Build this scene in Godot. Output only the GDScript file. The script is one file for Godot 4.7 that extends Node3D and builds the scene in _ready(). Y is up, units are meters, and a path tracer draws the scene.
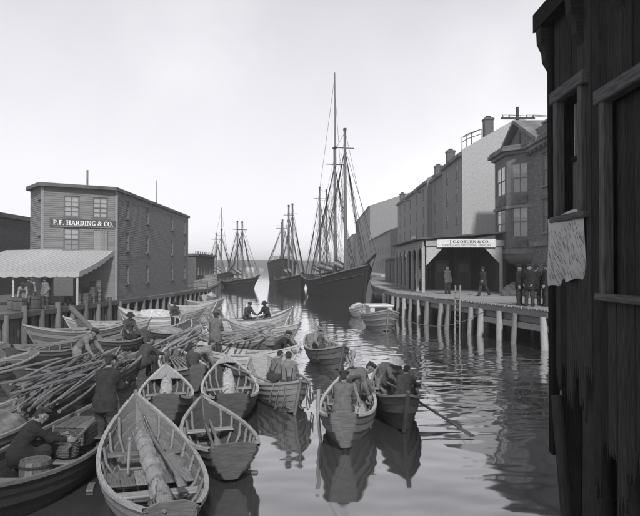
extends Node3D
# A harbour dock crowded with dories, seen from a wharf end. Units are metres, water level is y = 0.
const F := 650.0        # focal length in photograph pixels (640 wide)
const EYE := 3.3        # camera height above the water
const HORIZON := 267.0  # pixel row of the horizon

var taken := {}
var mats := {}
var texs := {}
var meshes := {}
var rng := RandomNumberGenerator.new()

# ------------------------------------------------------------------ mesh collecting
class MB:
	var v := PackedVector3Array()
	var ix := PackedInt32Array()
	var c := PackedColorArray()
	var col := Color.WHITE
	var colored := false
	func vert(p: Vector3) -> int:
		v.append(p); c.append(col)
		return v.size() - 1
	func tri(p: Vector3, q: Vector3, r: Vector3) -> void:
		var i := vert(p); vert(q); vert(r)
		ix.append(i); ix.append(i + 1); ix.append(i + 2)
	func quad(p: Vector3, q: Vector3, r: Vector3, s: Vector3) -> void:
		var i := vert(p); vert(q); vert(r); vert(s)
		ix.append_array(PackedInt32Array([i, i + 1, i + 2, i, i + 2, i + 3]))
	func grid(rows: Array, closed := false, flip := false) -> void:
		var n: int = rows[0].size()
		var base := v.size()
		for r in rows:
			for p in r: vert(p)
		for j in rows.size() - 1:
			for i in (n if closed else n - 1):
				var a := base + j * n + i
				var b := base + j * n + (i + 1) % n
				var d := a + n
				var e := b + n
				if flip: ix.append_array(PackedInt32Array([a, d, e, a, e, b]))
				else: ix.append_array(PackedInt32Array([a, b, e, a, e, d]))
	func box(at: Vector3, size: Vector3, b := Basis.IDENTITY, ch := 0.0) -> void:
		var h := size * 0.5
		if ch <= 0.0:
			var p := []
			for k in 8:
				p.append(at + b * Vector3(h.x if k & 1 else -h.x, h.y if k & 2 else -h.y, h.z if k & 4 else -h.z))
			quad(p[4], p[5], p[7], p[6]); quad(p[1], p[0], p[2], p[3]); quad(p[5], p[1], p[3], p[7])
			quad(p[0], p[4], p[6], p[2]); quad(p[6], p[7], p[3], p[2]); quad(p[0], p[1], p[5], p[4])
			return
		var q := {}
		for k in 8:
			var s := Vector3(1 if k & 1 else -1, 1 if k & 2 else -1, 1 if k & 4 else -1)
			var f := h * s
			q[[k, 0]] = at + b * (f - Vector3(0, s.y, s.z) * ch)
			q[[k, 1]] = at + b * (f - Vector3(s.x, 0, s.z) * ch)
			q[[k, 2]] = at + b * (f - Vector3(s.x, s.y, 0) * ch)
		for ax in 3:
			var m := 1 << ax
			var u := 1 << ((ax + 1) % 3)
			var w := 1 << ((ax + 2) % 3)
			quad(q[[m, ax]], q[[m | u, ax]], q[[m | u | w, ax]], q[[m | w, ax]])
			quad(q[[0, ax]], q[[w, ax]], q[[u | w, ax]], q[[u, ax]])
			# the four bevels along axis ax
			for e in [[0, 0], [1, 0], [1, 1], [0, 1]]:
				var k0: int = (u if e[0] else 0) | (w if e[1] else 0)
				var k1 := k0 | m
				var au := (ax + 1) % 3
				var aw := (ax + 2) % 3
				if e[0] == e[1]: quad(q[[k0, au]], q[[k1, au]], q[[k1, aw]], q[[k0, aw]])
				else: quad(q[[k0, aw]], q[[k1, aw]], q[[k1, au]], q[[k0, au]])
		for k in 8:
			var odd := (1 if k & 1 else 0) + (1 if k & 2 else 0) + (1 if k & 4 else 0)
			if odd % 2 == 1: tri(q[[k, 0]], q[[k, 1]], q[[k, 2]])
			else: tri(q[[k, 0]], q[[k, 2]], q[[k, 1]])
	func tube(pts: Array, radii: Array, sides := 6, caps := true) -> void:
		var rows := []
		var up := Vector3.UP
		var prev := Vector3.ZERO
		for i in pts.size():
			var t: Vector3 = (pts[mini(i + 1, pts.size() - 1)] - pts[maxi(i - 1, 0)]).normalized()
			if prev == Vector3.ZERO:
				prev = t.cross(up if absf(t.y) < 0.9 else Vector3.RIGHT).normalized()
			var x := (prev - t * prev.dot(t)).normalized()
			prev = x
			var y := t.cross(x)
			var ring := PackedVector3Array()
			for k in sides:
				var a := TAU * k / sides
				ring.append(pts[i] + (x * cos(a) + y * sin(a)) * float(radii[mini(i, radii.size() - 1)]))
			rows.append(ring)
		grid(rows, true, false)
		if caps:
			for e in [0, rows.size() - 1]:
				var r: PackedVector3Array = rows[e]
				for k in range(1, sides - 1):
					if e == 0: tri(r[0], r[k + 1], r[k])
					else: tri(r[0], r[k], r[k + 1])
	func lathe(profile: Array, sides := 14, at := Vector3.ZERO) -> void:
		var rows := []
		for p in profile:
			var ring := PackedVector3Array()
			for k in sides:
				var a := TAU * k / sides
				ring.append(at + Vector3(cos(a) * p.x, p.y, -sin(a) * p.x))
			rows.append(ring)
		grid(rows, true, false)
	func prism(poly: Array, depth: Vector3) -> void:
		var n := poly.size()
		for i in n:
			var a: Vector3 = poly[i]
			var b: Vector3 = poly[(i + 1) % n]
			quad(a, b, b + depth, a + depth)
		for i in range(1, n - 1):
			tri(poly[0], poly[i + 1], poly[i])
			tri(poly[0] + depth, poly[i] + depth, poly[i + 1] + depth)
	func sheet(rows: Array, thick: Vector3) -> void:
		grid(rows)
		var back := []
		for r in rows:
			var q := PackedVector3Array()
			for p in r: q.append(p + thick)
			back.append(q)
		grid(back, false, true)
		var n: int = rows[0].size()
		var m := rows.size()
		for i in n - 1:
			quad(rows[0][i], back[0][i], back[0][i + 1], rows[0][i + 1])
			quad(rows[m - 1][i + 1], back[m - 1][i + 1], back[m - 1][i], rows[m - 1][i])
		for j in m - 1:
			quad(rows[j + 1][0], back[j + 1][0], back[j][0], rows[j][0])
			quad(rows[j][n - 1], back[j][n - 1], back[j + 1][n - 1], rows[j + 1][n - 1])
	func add(o: MB, t: Transform3D) -> void:
		var base := v.size()
		for p in o.v: v.append(t * p)
		c.append_array(o.c)
		var flip := t.basis.determinant() < 0
		for i in range(0, o.ix.size(), 3):
			ix.append(base + o.ix[i])
			ix.append(base + o.ix[i + (2 if flip else 1)])
			ix.append(base + o.ix[i + (1 if flip else 2)])
	func mesh() -> ArrayMesh:
		var n := PackedVector3Array()
		n.resize(v.size())
		var out := PackedInt32Array()
		out.resize(ix.size())
		for i in range(0, ix.size(), 3):
			var a := ix[i]; var b := ix[i + 1]; var d := ix[i + 2]
			var f := (v[b] - v[a]).cross(v[d] - v[a])
			n[a] += f; n[b] += f; n[d] += f
			out[i] = a; out[i + 1] = d; out[i + 2] = b
		for i in n.size():
			n[i] = n[i].normalized() if n[i].length_squared() > 1e-20 else Vector3.UP
		var arr := []
		arr.resize(Mesh.ARRAY_MAX)
		arr[Mesh.ARRAY_VERTEX] = v
		arr[Mesh.ARRAY_NORMAL] = n
		arr[Mesh.ARRAY_INDEX] = out
		if colored: arr[Mesh.ARRAY_COLOR] = c
		var am := ArrayMesh.new()
		am.add_surface_from_arrays(Mesh.PRIMITIVE_TRIANGLES, arr)
		return am

# ------------------------------------------------------------------ nodes
func numbered(called: String) -> String:
	var k: int = taken.get(called, 0)
	taken[called] = k + 1
	return called if k == 0 else "%s_%03d" % [called, k]

func thing(called: String, label: String, category: String, at := Vector3.ZERO, turn := 0.0, group := "") -> Node3D:
	var o := Node3D.new()
	o.name = numbered(called)
	add_child(o)
	o.position = at
	o.rotation.y = turn
	tag(o, label, category, group)
	return o

func tag(o: Node, label: String, category: String, group := "") -> void:
	o.set_meta("label", label)
	o.set_meta("category", category)
	if group: o.set_meta("group", group)

func part(parent: Node, called: String, mesh: Mesh, m: Material, t := Transform3D.IDENTITY) -> MeshInstance3D:
	var o := MeshInstance3D.new()
	o.name = numbered(called) if parent == self else called
	o.mesh = mesh
	o.material_override = m
	o.transform = t
	parent.add_child(o, true)
	return o

func structure(called: String, mesh: Mesh, m: Material) -> MeshInstance3D:
	var o := part(self, called, mesh, m)
	o.set_meta("kind", "structure")
	return o

func xf(p: Vector3, e := Vector3.ZERO) -> Transform3D:
	return Transform3D(Basis.from_euler(e), p)

# a transform whose local x runs from p to q, with local y as near up as can be
func along(p: Vector3, q: Vector3) -> Transform3D:
	var x := (q - p).normalized()
	var z := x.cross(Vector3.UP if absf(x.y) < 0.98 else Vector3.BACK).normalized()
	return Transform3D(Basis(x, z.cross(x), z), (p + q) * 0.5)

func cbox(size: Vector3, ch := 0.006) -> Mesh:
	var key := "b%.3f,%.3f,%.3f,%.3f" % [size.x, size.y, size.z, ch]
	if not meshes.has(key):
		var b := MB.new()
		b.box(Vector3.ZERO, size, Basis.IDENTITY, ch)
		meshes[key] = b.mesh()
	return meshes[key]

func beam(parent: Node, called: String, p: Vector3, q: Vector3, w: float, h: float, m: Material, ch := 0.008) -> MeshInstance3D:
	return part(parent, called, cbox(Vector3(snappedf(p.distance_to(q), 0.01), h, w), ch), m, along(p, q))

func pole(parent: Node, called: String, p: Vector3, q: Vector3, r0: float, r1: float, m: Material, sides := 8) -> MeshInstance3D:
	var l := p.distance_to(q)
	var b := MB.new()
	b.tube([Vector3(-l / 2, 0, 0), Vector3(-l / 4, 0, 0), Vector3(l / 4, 0, 0), Vector3(l / 2, 0, 0)], [r0, lerpf(r0, r1, 0.25), lerpf(r0, r1, 0.75), r1], sides)
	return part(parent, called, b.mesh(), m, along(p, q))

# a pixel of the photograph and the height of the surface it lies on
func at(px: float, py: float, y: float) -> Vector3:
	var d := F * (EYE - y) / (py - HORIZON)
	return Vector3((px - 320.0) * d / F, y, -d)

# ------------------------------------------------------------------ materials (the photograph is black and white: all colours are greys)
func grey(lin: float) -> Color:
	return Color(lin, lin, lin).linear_to_srgb()

func noise_tex(key: String, freq: float, oct: int, lo: float, hi: float, seed_: int, kind := FastNoiseLite.TYPE_SIMPLEX_SMOOTH, size := 512) -> Texture2D:
	if texs.has(key): return texs[key]
	var n := FastNoiseLite.new()
	n.noise_type = kind
	n.seed = seed_
	n.frequency = freq
	n.fractal_octaves = oct
	n.fractal_gain = 0.6
	var t := NoiseTexture2D.new()
	t.width = size; t.height = size
	t.seamless = true
	t.noise = n
	var g := Gradient.new()
	g.set_color(0, Color(lo, lo, lo)); g.set_color(1, Color(hi, hi, hi))
	t.color_ramp = g
	texs[key] = t
	return t

func mat(kind: String, lin: float) -> StandardMaterial3D:
	var key := "%s%.3f" % [kind, lin]
	if mats.has(key): return mats[key]
	var m := StandardMaterial3D.new()
	m.albedo_color = grey(lin)
	m.roughness = 0.85
	m.metallic_specular = 0.4
	m.uv1_triplanar = true
	match kind:
		"wood_x", "wood_y", "wood_z":
			m.albedo_texture = noise_tex("grain", 0.016, 7, 0.62, 1.0, 11)
			m.uv1_scale = {"wood_x": Vector3(0.3, 4.6, 4.6), "wood_y": Vector3(4.6, 0.3, 4.6), "wood_z": Vector3(4.6, 4.6, 0.3)}[kind]
			m.heightmap_enabled = true
			m.heightmap_texture = noise_tex("grain_h", 0.014, 6, 0.0, 1.0, 12)
			m.heightmap_scale = 0.3
		"tarred":
			m.albedo_texture = noise_tex("grain", 0.016, 7, 0.62, 1.0, 11)
			m.uv1_scale = Vector3(0.22, 3.1, 3.1)
			m.roughness = 1.0
			m.metallic_specular = 0.15
		"paint":
			m.albedo_texture = noise_tex("paint", 0.012, 6, 0.8, 1.0, 21)
			m.uv1_scale = Vector3(0.45, 1.6, 0.45)
			m.roughness = 0.6
		"siding":
			m.albedo_texture = noise_tex("paint", 0.012, 6, 0.8, 1.0, 21)
			m.uv1_scale = Vector3(0.12, 0.5, 0.12)
			m.roughness = 0.8
		"brick":
			m.albedo_texture = noise_tex("brick", 0.03, 5, 0.62, 1.0, 31)
			m.uv1_scale = Vector3(0.13, 0.4, 0.13)
			m.roughness = 0.95
		"plaster":
			m.albedo_texture = noise_tex("worn", 0.03, 8, 0.8, 1.0, 43)
			m.uv1_scale = Vector3(0.3, 0.2, 0.3)
			m.roughness = 0.95
		"canvas":
			m.albedo_texture = noise_tex("plaster", 0.02, 7, 0.86, 1.0, 42)
			m.uv1_scale = Vector3(0.35, 0.35, 0.35)
			m.roughness = 1.0
		"stone":
			m.albedo_texture = noise_tex("stone", 0.006, 7, 0.6, 1.0, 41)
			m.uv1_scale = Vector3(0.14, 0.14, 0.14)
			m.roughness = 0.95
		"cloth":
			m.albedo_texture = noise_tex("cloth", 0.01, 5, 0.7, 1.0, 51)
			m.uv1_scale = Vector3(0.9, 0.9, 0.9)
			m.heightmap_enabled = true
			m.heightmap_texture = noise_tex("fold_h", 0.009, 4, 0.0, 1.0, 52)
			m.heightmap_scale = 0.7
			m.rim_enabled = true
			m.rim = 0.2
			m.roughness = 1.0
		"person":
			m.vertex_color_use_as_albedo = true
			m.albedo_texture = noise_tex("cloth", 0.01, 5, 0.7, 1.0, 51)
			m.uv1_scale = Vector3(1.4, 1.4, 1.4)
			m.heightmap_enabled = true
			m.heightmap_texture = noise_tex("fold_h", 0.009, 4, 0.0, 1.0, 52)
			m.heightmap_scale = 1.6
			m.roughness = 0.95
		"rope":
			m.albedo_texture = noise_tex("cloth", 0.01, 5, 0.7, 1.0, 51)
			m.uv1_scale = Vector3(4, 4, 4)
			m.roughness = 1.0
		"iron":
			m.roughness = 0.5
			m.albedo_texture = noise_tex("stone", 0.006, 7, 0.6, 1.0, 41)
			m.uv1_scale = Vector3(1.3, 1.3, 1.3)
		"plain":
			pass
		"glass":
			m.uv1_triplanar = false
			m.transparency = BaseMaterial3D.TRANSPARENCY_ALPHA
			m.albedo_color = Color(0.75, 0.75, 0.75, 0.25)
			m.roughness = 0.03
			m.metallic_specular = 0.5
	mats[key] = m
	return m

# one of four shades round a base tone
func shade(kind: String, lin: float) -> StandardMaterial3D:
	return mat(kind, lin * [0.7, 0.87, 1.06, 1.3][rng.randi() % 4])

# ------------------------------------------------------------------ walls and windows
# a wall in the plane through o spanned by u (unit, horizontal) and up; openings are Rect2 in (u, y); n points outwards
func wall(b: MB, o: Vector3, u: Vector3, w: float, h: float, n: Vector3, openings: Array, thick := 0.3, course := 0.0, back := true) -> void:
	var xs := [0.0, w]
	var ys := [0.0, h]
	for r in openings:
		xs.append(r.position.x); xs.append(r.end.x)
		ys.append(r.position.y); ys.append(r.end.y)
	if course > 0.0:
		var y := course
		while y < h - 0.02:
			ys.append(y); y += course
	xs.sort(); ys.sort()
	var flip := u.cross(Vector3.UP).dot(n) < 0
	for j in ys.size() - 1:
		if ys[j + 1] - ys[j] < 0.001: continue
		var run := -1.0
		for i in xs.size() - 1:
			if xs[i + 1] - xs[i] < 0.001: continue
			var mid := Vector2((xs[i] + xs[i + 1]) / 2, (ys[j] + ys[j + 1]) / 2)
			var open := false
			for r in openings:
				if r.has_point(mid): open = true
			if open: continue
			var lo := 0.0
			var hi := 0.0
			if course > 0.0:
				lo = 0.026 * (1.0 - fposmod(ys[j] + 0.0005, course) / course)
				hi = 0.026 * (1.0 - fposmod(ys[j + 1] - 0.001, course) / course)
			var p := [o + u * xs[i] + Vector3.UP * ys[j], o + u * xs[i + 1] + Vector3.UP * ys[j], o + u * xs[i + 1] + Vector3.UP * ys[j + 1], o + u * xs[i] + Vector3.UP * ys[j + 1]]
			var q := [p[0] + n * lo, p[1] + n * lo, p[2] + n * hi, p[3] + n * hi]
			if flip: b.quad(q[3], q[2], q[1], q[0])
			else: b.quad(q[0], q[1], q[2], q[3])
			if course > 0.0:
				if flip: b.quad(q[0], q[1], p[1], p[0])
				else: b.quad(p[0], p[1], q[1], q[0])
			if back:
				var k := -n * thick
				if flip: b.quad(p[0] + k, p[1] + k, p[2] + k, p[3] + k)
				else: b.quad(p[3] + k, p[2] + k, p[1] + k, p[0] + k)
	for r in openings:
		var c := [Vector2(r.position.x, r.position.y), Vector2(r.end.x, r.position.y), r.end, Vector2(r.position.x, r.end.y)]
		for k in 4:
			var p0: Vector3 = o + u * c[k].x + Vector3.UP * c[k].y + n * 0.01
			var p1: Vector3 = o + u * c[(k + 1) % 4].x + Vector3.UP * c[(k + 1) % 4].y + n * 0.01
			if flip: b.quad(p0 - n * thick, p1 - n * thick, p1, p0)
			else: b.quad(p0, p1, p1 - n * thick, p0 - n * thick)

# a sash window in the opening whose lower corner is p: window > frame, pane, sill (and a blind)
func window(parent: Node, p: Vector3, u: Vector3, n: Vector3, w: float, h: float, fm: Material, cols := 2, rows := 2, blind := 0.0, sill := true) -> Node3D:
	var o := Node3D.new()
	o.name = "window"
	parent.add_child(o, true)
	var right := Vector3.UP.cross(n)
	var start := p if right.dot(u) > 0 else p + u * w
	o.transform = Transform3D(Basis(right, Vector3.UP, n), start)
	var key := "w%.2f,%.2f,%d,%d" % [w, h, cols, rows]
	if not meshes.has(key):
		var b := MB.new()
		var f := 0.07
		b.box(Vector3(f / 2, h / 2, -0.06), Vector3(f, h, 0.08)); b.box(Vector3(w - f / 2, h / 2, -0.06), Vector3(f, h, 0.08))
		b.box(Vector3(w / 2, f / 2, -0.061), Vector3(w - 2 * f, f, 0.08)); b.box(Vector3(w / 2, h - f / 2, -0.061), Vector3(w - 2 * f, f, 0.08))
		b.box(Vector3(w / 2, h / 2, -0.062), Vector3(w - 2 * f, 0.06, 0.07))
		for i in range(1, cols): b.box(Vector3(f + (w - 2 * f) * i / cols, h / 2, -0.064), Vector3(0.035, h - 2 * f, 0.05))
		for j in range(1, rows):
			if j * 2 != rows: b.box(Vector3(w / 2, f + (h - 2 * f) * j / rows, -0.066), Vector3(w - 2 * f, 0.035, 0.045))
		meshes[key] = b.mesh()
	part(o, "frame", meshes[key], fm)
	for j in 2:
		part(o, "pane", cbox(Vector3(w - 0.13, h / 2 - 0.08, 0.008), 0.001), mat("glass", 0.5), xf(Vector3(w / 2, h * (0.25 + 0.5 * j), -0.075 + 0.012 * j)))
	if sill: part(o, "sill", cbox(Vector3(w + 0.24, 0.1, 0.2), 0.01), fm, xf(Vector3(w / 2, -0.052, 0.03)))
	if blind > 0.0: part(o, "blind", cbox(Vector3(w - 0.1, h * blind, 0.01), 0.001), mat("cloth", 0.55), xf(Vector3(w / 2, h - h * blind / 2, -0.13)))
	return o

# ------------------------------------------------------------------ figures: a distance field of tapered capsules, meshed as surface nets
func field(bones: Array, cell: float, k: float) -> MB:
	var lo := Vector3.INF
	var hi := -Vector3.INF
	for q in bones:
		var r: float = maxf(q[2], q[3])
		for e in 2:
			lo = lo.min(q[e] - Vector3.ONE * r); hi = hi.max(q[e] + Vector3.ONE * r)
	lo -= Vector3.ONE * cell * 3.0; hi += Vector3.ONE * cell * 3.0
	var nx := int((hi.x - lo.x) / cell) + 2
	var ny := int((hi.y - lo.y) / cell) + 2
	var nz := int((hi.z - lo.z) / cell) + 2
	var g := PackedFloat32Array(); g.resize(nx * ny * nz); g.fill(1.0)
	var raw := PackedFloat32Array(); raw.resize(nx * ny * nz); raw.fill(1.0)
	var who := PackedInt32Array(); who.resize(nx * ny * nz)
	for bi in bones.size():
		var q: Array = bones[bi]
		var a: Vector3 = q[0]
		var ra: float = q[2]
		var rb: float = q[3]
		var ab: Vector3 = q[1] - a
		var l2 := maxf(ab.length_squared(), 1e-9)
		var m := maxf(ra, rb) + cell * 2.5 + k
		var p0 := (a.min(q[1]) - Vector3.ONE * m - lo) / cell
		var p1 := (a.max(q[1]) + Vector3.ONE * m - lo) / cell
		for z in range(maxi(0, int(p0.z)), mini(nz, int(p1.z) + 1)):
			for y in range(maxi(0, int(p0.y)), mini(ny, int(p1.y) + 1)):
				var row := (z * ny + y) * nx
				for x in range(maxi(0, int(p0.x)), mini(nx, int(p1.x) + 1)):
					var p := lo + Vector3(x, y, z) * cell - a
					var t := clampf(p.dot(ab) / l2, 0.0, 1.0)
					var d := (p - ab * t).length() - lerpf(ra, rb, t)
					var i := row + x
					var h := maxf(k - absf(g[i] - d), 0.0) / k
					g[i] = minf(g[i], d) - h * h * k * 0.25
					if d < raw[i]:
						raw[i] = d; who[i] = bi
	var b := MB.new()
	b.colored = true
	var at_cell := PackedInt32Array(); at_cell.resize(nx * ny * nz); at_cell.fill(-1)
	var sy := nx
	var sz := nx * ny
	var off := [0, 1, sy, sy + 1, sz, sz + 1, sz + sy, sz + sy + 1]
	var edges := [[0, 1], [2, 3], [4, 5], [6, 7], [0, 2], [1, 3], [4, 6], [5, 7], [0, 4], [1, 5], [2, 6], [3, 7]]
	var cells := []
	for z in nz - 1:
		for y in ny - 1:
			var row := (z * ny + y) * nx
			for x in nx - 1:
				var i := row + x
				if absf(g[i]) > cell * 1.9: continue
				var inside := 0
				for o in off:
					if g[i + o] < 0.0: inside += 1
				if inside == 0 or inside == 8: continue
				var sum := Vector3.ZERO
				var n := 0
				for e in edges:
					var ga := g[i + off[e[0]]]
					var gb := g[i + off[e[1]]]
					if (ga < 0.0) != (gb < 0.0):
						var t := ga / (ga - gb)
						var ca: int = e[0]
						var cb: int = e[1]
						sum += Vector3(ca & 1, (ca >> 1) & 1, ca >> 2).lerp(Vector3(cb & 1, (cb >> 1) & 1, cb >> 2), t)
						n += 1
				b.col = bones[who[i]][4]
				at_cell[i] = b.vert(lo + (Vector3(x, y, z) + sum / n) * cell)
				cells.append(i)
	for i in cells:
		for ax in 3:
			var s: int = [1, sy, sz][ax]
			var u: int = [sy, sz, 1][ax]
			var w: int = [sz, 1, sy][ax]
			var ga := g[i]
			var gb := g[i + s]
			if (ga < 0.0) == (gb < 0.0): continue
			var c0 := at_cell[i - u - w]; var c1 := at_cell[i - w]; var c2 := at_cell[i]; var c3 := at_cell[i - u]
			if c0 < 0 or c1 < 0 or c3 < 0: continue
			if ga < 0.0: b.ix.append_array(PackedInt32Array([c0, c1, c2, c0, c2, c3]))
			else: b.ix.append_array(PackedInt32Array([c0, c2, c1, c0, c3, c2]))
	return b

func lin(l: float) -> Color:
	return Color(l, l, l)

var head_mb: MB
var folds := FastNoiseLite.new()
var hand_mb: MB
func make_head() -> void:
	var skin := lin(0.3)
	var hair := lin(0.05)
	var dark := lin(0.06)
	head_mb = field([
		[Vector3(0, 0.03, -0.02), Vector3(0, 0.03, 0.012), 0.086, 0.084, skin], [Vector3(0, -0.02, 0.025), Vector3(0, -0.088, 0.048), 0.062, 0.036, skin],
		[Vector3(0, 0.012, 0.09), Vector3(0, -0.026, 0.112), 0.011, 0.017, skin], [Vector3(-0.04, -0.025, 0.055), Vector3(0.04, -0.025, 0.055), 0.034, 0.034, skin],
		[Vector3(-0.088, 0.012, -0.005), Vector3(-0.088, -0.02, 0.0), 0.02, 0.014, skin], [Vector3(0.088, 0.012, -0.005), Vector3(0.088, -0.02, 0.0), 0.02, 0.014, skin],
		[Vector3(-0.034, 0.012, 0.078), Vector3(-0.03, 0.012, 0.079), 0.015, 0.015, dark], [Vector3(0.034, 0.012, 0.078), Vector3(0.03, 0.012, 0.079), 0.015, 0.015, dark],
		[Vector3(-0.045, 0.032, 0.08), Vector3(0.045, 0.032, 0.08), 0.013, 0.013, lin(0.2)],
		[Vector3(-0.026, -0.056, 0.08), Vector3(0.026, -0.056, 0.08), 0.016, 0.016, dark],
		[Vector3(0, 0.045, -0.035), Vector3(0, 0.07, 0.02), 0.085, 0.058, hair], [Vector3(0, -0.03, -0.06), Vector3(0, 0.03, -0.05), 0.05, 0.06, hair],
		[Vector3(0, -0.05, -0.01), Vector3(0, -0.17, -0.025), 0.056, 0.06, skin]], 0.009, 0.016)
	var h := []
	for f in 4:
		var z := -0.03 + f * 0.02
		var l: float = [0.8, 0.95, 1.0, 0.9][f]
		h.append([Vector3(0, 0.0, z * 0.6), Vector3(0.002, -0.085, z), 0.017, 0.014, skin])
		h.append([Vector3(0.002, -0.085, z), Vector3(0.014, -0.085 - 0.042 * l, z * 1.15), 0.0105, 0.0095, skin])
		h.append([Vector3(0.014, -0.085 - 0.042 * l, z * 1.15), Vector3(0.04, -0.085 - 0.07 * l, z * 1.15), 0.0095, 0.008, skin])
	h.append([Vector3(0.006, -0.02, 0.02), Vector3(0.02, -0.06, 0.052), 0.017, 0.012, skin])
	h.append([Vector3(0.02, -0.06, 0.052), Vector3(0.03, -0.095, 0.058), 0.0115, 0.009, skin])
	hand_mb = field(h, 0.006, 0.008)

func dir_of(flex: float, abd: float, side: float) -> Vector3:
	var f := deg_to_rad(flex)
	var a := deg_to_rad(abd)
	return Vector3(side * sin(a), -cos(a) * cos(f), cos(a) * sin(f))

# pose keys (degrees): lean, head, turn_head, sh_l/sh_r (arm forward), ab_l/ab_r (arm out), el_l/el_r, hip_l/hip_r, knee_l/knee_r
func person(label: String, where: Vector3, yaw: float, pose: Dictionary, coat: float, trousers: float, hat := "cap", group := "", height := 1.74, cell := 0.02, vest := -1.0) -> Node3D:
	if head_mb == null:
		make_head()
		folds.seed = 77
		folds.frequency = 6.0
		folds.fractal_octaves = 3
	coat *= 1.5; trousers *= 1.5; vest *= 1.2
	if absf(trousers / coat - 1.0) < 0.35: trousers *= 0.55 if coat > 0.05 else 1.7
	var o := thing("person", label, "person", where, yaw, group)
	var g := func(key: String, or_: float) -> float: return pose.get(key, or_)
	var lean: float = g.call("lean", 2.0)
	var cc := lin(coat); var tc := lin(trousers); var bc := lin(0.025)
	var sc := cc if vest < 0.0 else lin(vest)
	var t := dir_of(180.0 - lean, 0.0, 1.0)
	var th := dir_of(180.0 - lean * 0.6, 0.0, 1.0)
	var waist := th * 0.17
	var chest := waist + t * 0.2
	var neck := chest + t * 0.16
	var hp: float = lean * 0.75 + g.call("head", 0.0)
	var ht := dir_of(180.0 - hp, 0.0, 1.0)
	var head_at := neck + ht * 0.155
	var pc := cc if vest < 0.0 else tc
	var bones := [
		[Vector3(-0.07, -0.02, 0), Vector3(0.07, -0.02, 0), 0.12, 0.12, pc], [Vector3(-0.05, 0, 0), waist + Vector3(-0.055, 0, 0), 0.122, 0.118, cc], [Vector3(0.05, 0, 0), waist + Vector3(0.055, 0, 0), 0.122, 0.118, cc],
		[waist + Vector3(-0.055, 0, 0), chest + t * 0.04 + Vector3(-0.075, 0, 0), 0.118, 0.112, cc], [waist + Vector3(0.055, 0, 0), chest + t * 0.04 + Vector3(0.075, 0, 0), 0.118, 0.112, cc], [chest + t * 0.09 + Vector3(-0.115, 0, 0), chest + t * 0.09 + Vector3(0.115, 0, 0), 0.078, 0.078, cc],
		[chest + Vector3(-0.06, 0, 0), chest + Vector3(0.06, 0, 0), 0.108, 0.108, cc], [chest + t * 0.1, neck + t * 0.02, 0.09, 0.062, cc]]
	var low := 10.0
	var hands := []
	for s in [-1.0, 1.0]:
		var e := "_l" if s < 0 else "_r"
		var sh := chest + t * 0.1 + Vector3(s * 0.16, 0, 0)
		var fl: float = g.call("sh" + e, 5.0)
		var ab: float = g.call("ab" + e, 9.0)
		var el := sh + dir_of(fl, ab, s) * 0.29
		var fd := dir_of(fl + g.call("el" + e, 15.0), g.call("in" + e, ab * 0.3), s)
		var wr := el + fd * 0.25
		bones.append([sh, el, 0.066, 0.056, sc]); bones.append([el, wr - fd * 0.03, 0.055, 0.046, sc])
		hands.append([wr + fd * 0.005, fd, s])
		var hip := Vector3(s * 0.095, -0.04, 0)
		var hf: float = g.call("hip" + e, 2.0)
		var kn := hip + dir_of(hf, g.call("spread" + e, 3.0), s) * 0.43
		var sd := dir_of(hf - g.call("knee" + e, 3.0), 1.0, s)
		var an := kn + sd * 0.4
		bones.append([hip, kn, 0.098, 0.08, tc]); bones.append([kn, an, 0.08, 0.07, tc])
		bones.append([hip + Vector3(0, 0.03, 0), hip.lerp(kn, 0.36), 0.118, 0.11, pc])
		var ft := Vector3(s * 0.03, -0.012, 0.15)
		if sd.y > -0.6: ft = Vector3(s * 0.03, -0.13, 0.06)
		bones.append([an + Vector3(0, -0.02, -0.03), an + Vector3(0, -0.02, -0.03) + ft, 0.052, 0.042, bc])
		low = minf(low, minf(an.y - 0.075, an.y + ft.y - 0.065))
	bones.append([Vector3(0, -0.1, -0.02), Vector3(0, 0.02, -0.01), 0.14, 0.138, pc])
	var b := field(bones, cell, 0.07)
	b.colored = true
	for i in b.v.size(): # slack cloth
		var p := b.v[i]
		b.v[i] = p + Vector3(folds.get_noise_3d(p.x, p.y * 1.7, p.z), 0.4 * folds.get_noise_3d(p.y * 1.5, p.z, p.x + 3.0), folds.get_noise_3d(p.z + 7.0, p.y * 1.7, p.x)) * 0.015
	for h in hands:
		var y: Vector3 = -h[1]
		var z := (Vector3(0, 0, 1) - y * y.z).normalized() if absf(y.z) < 0.95 else Vector3.UP
		var x := y.cross(z).normalized()
		b.add(hand_mb, Transform3D(Basis(x * -h[2], y, z), h[0]))
	var hb := Basis(Vector3.UP, deg_to_rad(g.call("turn_head", 0.0))) * Basis(Vector3.RIGHT, deg_to_rad(hp * 0.9))
	b.add(head_mb, Transform3D(hb, head_at))
	var k := height / 1.74
	var lift := xf(Vector3(0, -low * k, 0))
	lift.basis = lift.basis.scaled(Vector3.ONE * k)
	part(o, "body", b.mesh(), mat("person", 1.0), lift)
	# collar, jacket skirt on upright figures, braces on men in shirtsleeves
	var cb := MB.new()
	var cp := []
	for i in 13:
		var an := TAU * i / 12 + PI / 2
		cp.append(neck + t * 0.012 + Vector3(cos(an) * 0.075, 0, 0) + t.cross(Vector3.RIGHT) * -sin(an) * 0.075)
	cb.tube(cp, [0.02], 6)
	part(o, "collar", cb.mesh(), mat("cloth", coat * 0.8 if vest < 0.0 else 0.4), lift)
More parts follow.
